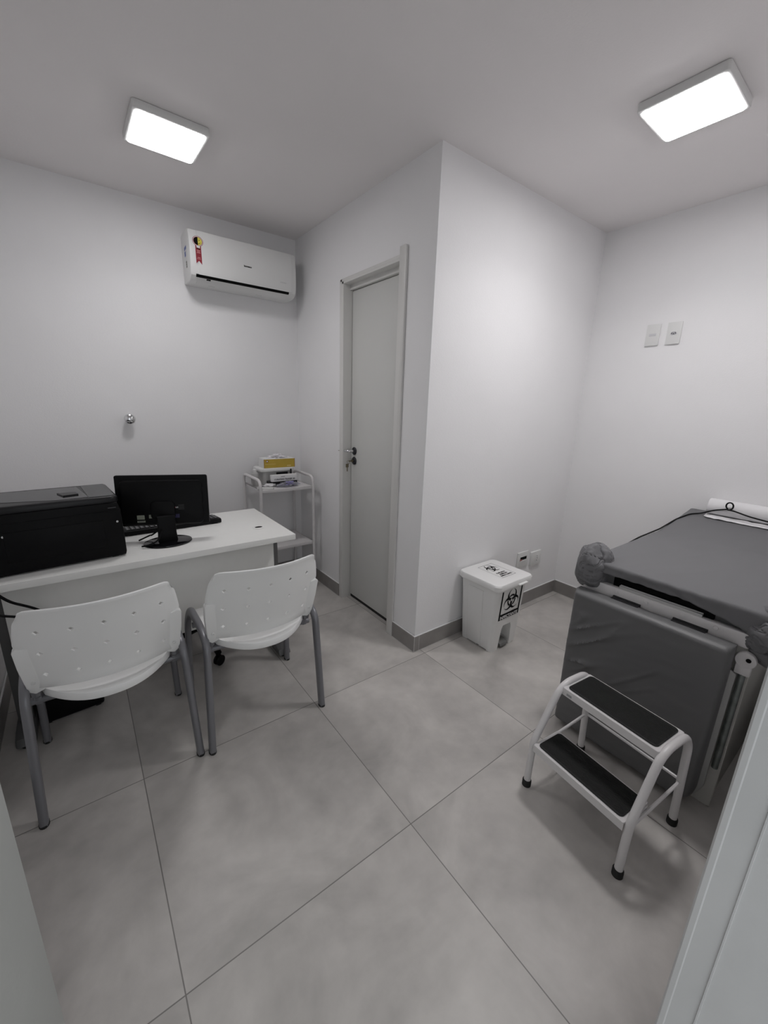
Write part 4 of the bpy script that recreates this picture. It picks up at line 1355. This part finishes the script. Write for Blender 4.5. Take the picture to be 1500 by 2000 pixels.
tag(o, 'loose strip of white paper on the bed in front of the paper roll', 'paper')

# black cable along the far edge of the bed, ending in a loop over the roll
bm = bmesh.new()
zb = lambda x: 0.792+(0.066*((x-2.42)/0.45)**1.2 if x > 2.42 else 0)+0.004
pth = [(2.05, 0.775, 0.775), (2.20, 0.772, 0.792), (2.45, 0.768, zb(2.45)), (2.65, 0.762, zb(2.65)), (2.76, 0.735, zb(2.76)+0.003), (2.80, 0.690, zb(2.80)+0.006), (2.79, 0.640, 0.885), (2.785, 0.59, 0.902)]
cl = Vector((2.785, 0.575, 0.930))
loop = [(2.783-0.002*k, 0.572+0.017*cos(a), 0.925+0.020*sin(a)) for k, a in enumerate([-1.2+i*0.62 for i in range(11)])]
tail = [(2.765, 0.55, 0.905), (2.76, 0.48, 0.890), (2.765, 0.40, 0.880), (2.78, 0.32, 0.878)]
tube(bm, smooth_path(pth+loop+tail, 0.02, 4), 0.0038, 8)
tag(finish(bm, 'bed_cable', BLACK), 'thin black cable running along the bed edge and looping at the paper roll', 'cable')

# ------------------------------------------------------------------ two-step stool
st = tag(empty('step_stool', (1.362, 0.443, 0), radians(-6.3)), 'white two step metal stool with black ribbed treads before the bed', 'step stool')
# local: +x = climbing direction (towards the bed), y along the treads
HWid = 0.178
for sg in (-1, 1):
    y = sg*HWid
    bm = bmesh.new()
    path = [(-0.166, y, 0.012), (-0.162, y, 0.200), (-0.058, y*0.985, 0.388), (-0.010, y*0.985, 0.407), (0.098, y*0.985, 0.404), (0.140, y*0.985, 0.345), (0.168, y, 0.012)]
    tube(bm, smooth_path(path, [0.022, 0.030, 0.02, 0.035, 0.03], 6), 0.0125, 16, up=(0, 1, 0))
    fr = finish(bm, 'side_frame', STEELW, st)
    bm = bmesh.new()
    tube(bm, [(-0.150, y*0.97, 0.168), (0.160, y*0.985, 0.192)], 0.0055, 8)
    finish(bm, 'side_brace', STEELW, st)
    for fx in (-0.166, 0.168):
        bm = bmesh.new()
        lathe(bm, [(0, 0), (0.0165, 0), (0.0165, 0.022), (0.0145, 0.026), (0, 0.026)], 18, Matrix.Translation((fx, y, 0)))
        finish(bm, 'rubber_foot', RUBBER, fr)
bm = bmesh.new()
tube(bm, [(0.154, -HWid, 0.195), (0.154, HWid, 0.195)], 0.0055, 8)
finish(bm, 'rear_brace', STEELW, st)
def step(x0, x1, z):
    w_ = HWid-0.011
    bm = bmesh.new()
    prism(bm, rrect(x0, x1, -w_, w_, 0.006, 3), 'z', z-0.006, z, bev=0.001, bseg=1)
    bx(bm, x0, x0+0.003, -w_, w_, z-0.030, z-0.004, 0.001, 1)
    bx(bm, x1-0.003, x1, -w_, w_, z-0.030, z-0.004, 0.001, 1)
    s_ = finish(bm, 'step_plate', STEELW, st)
    bm = bmesh.new()
    prism(bm, rrect(x0+0.010, x1-0.008, -w_+0.012, w_-0.012, 0.014, 4), 'z', z, z+0.004, bev=0.001, bseg=1)
    k = x0+0.020
    while k < x1-0.018:
        bx(bm, k, k+0.002, -w_+0.016, w_-0.016, z+0.0035, z+0.0052)
        k += 0.006
    finish(bm, 'tread_mat', TREADM, s_)
step(-0.052, 0.110, 0.404)
step(-0.176, -0.036, 0.202)
bm = bmesh.new()
for y0 in (-0.150,):
    bx(bm, -0.046, -0.038, y0, y0+0.008, 0.160, 0.190)
    bx(bm, -0.070, -0.038, y0-0.018, y0+0.004, 0.176, 0.184)
finish(bm, 'step_bracket', STEELW, st)
bm = bmesh.new(); bx(bm, -0.0528, -0.0515, 0.128, 0.148, 0.381, 0.390)
finish(bm, 'maker_sticker', mat('sticker_grey', (0.35, 0.35, 0.36), 0.5), st)
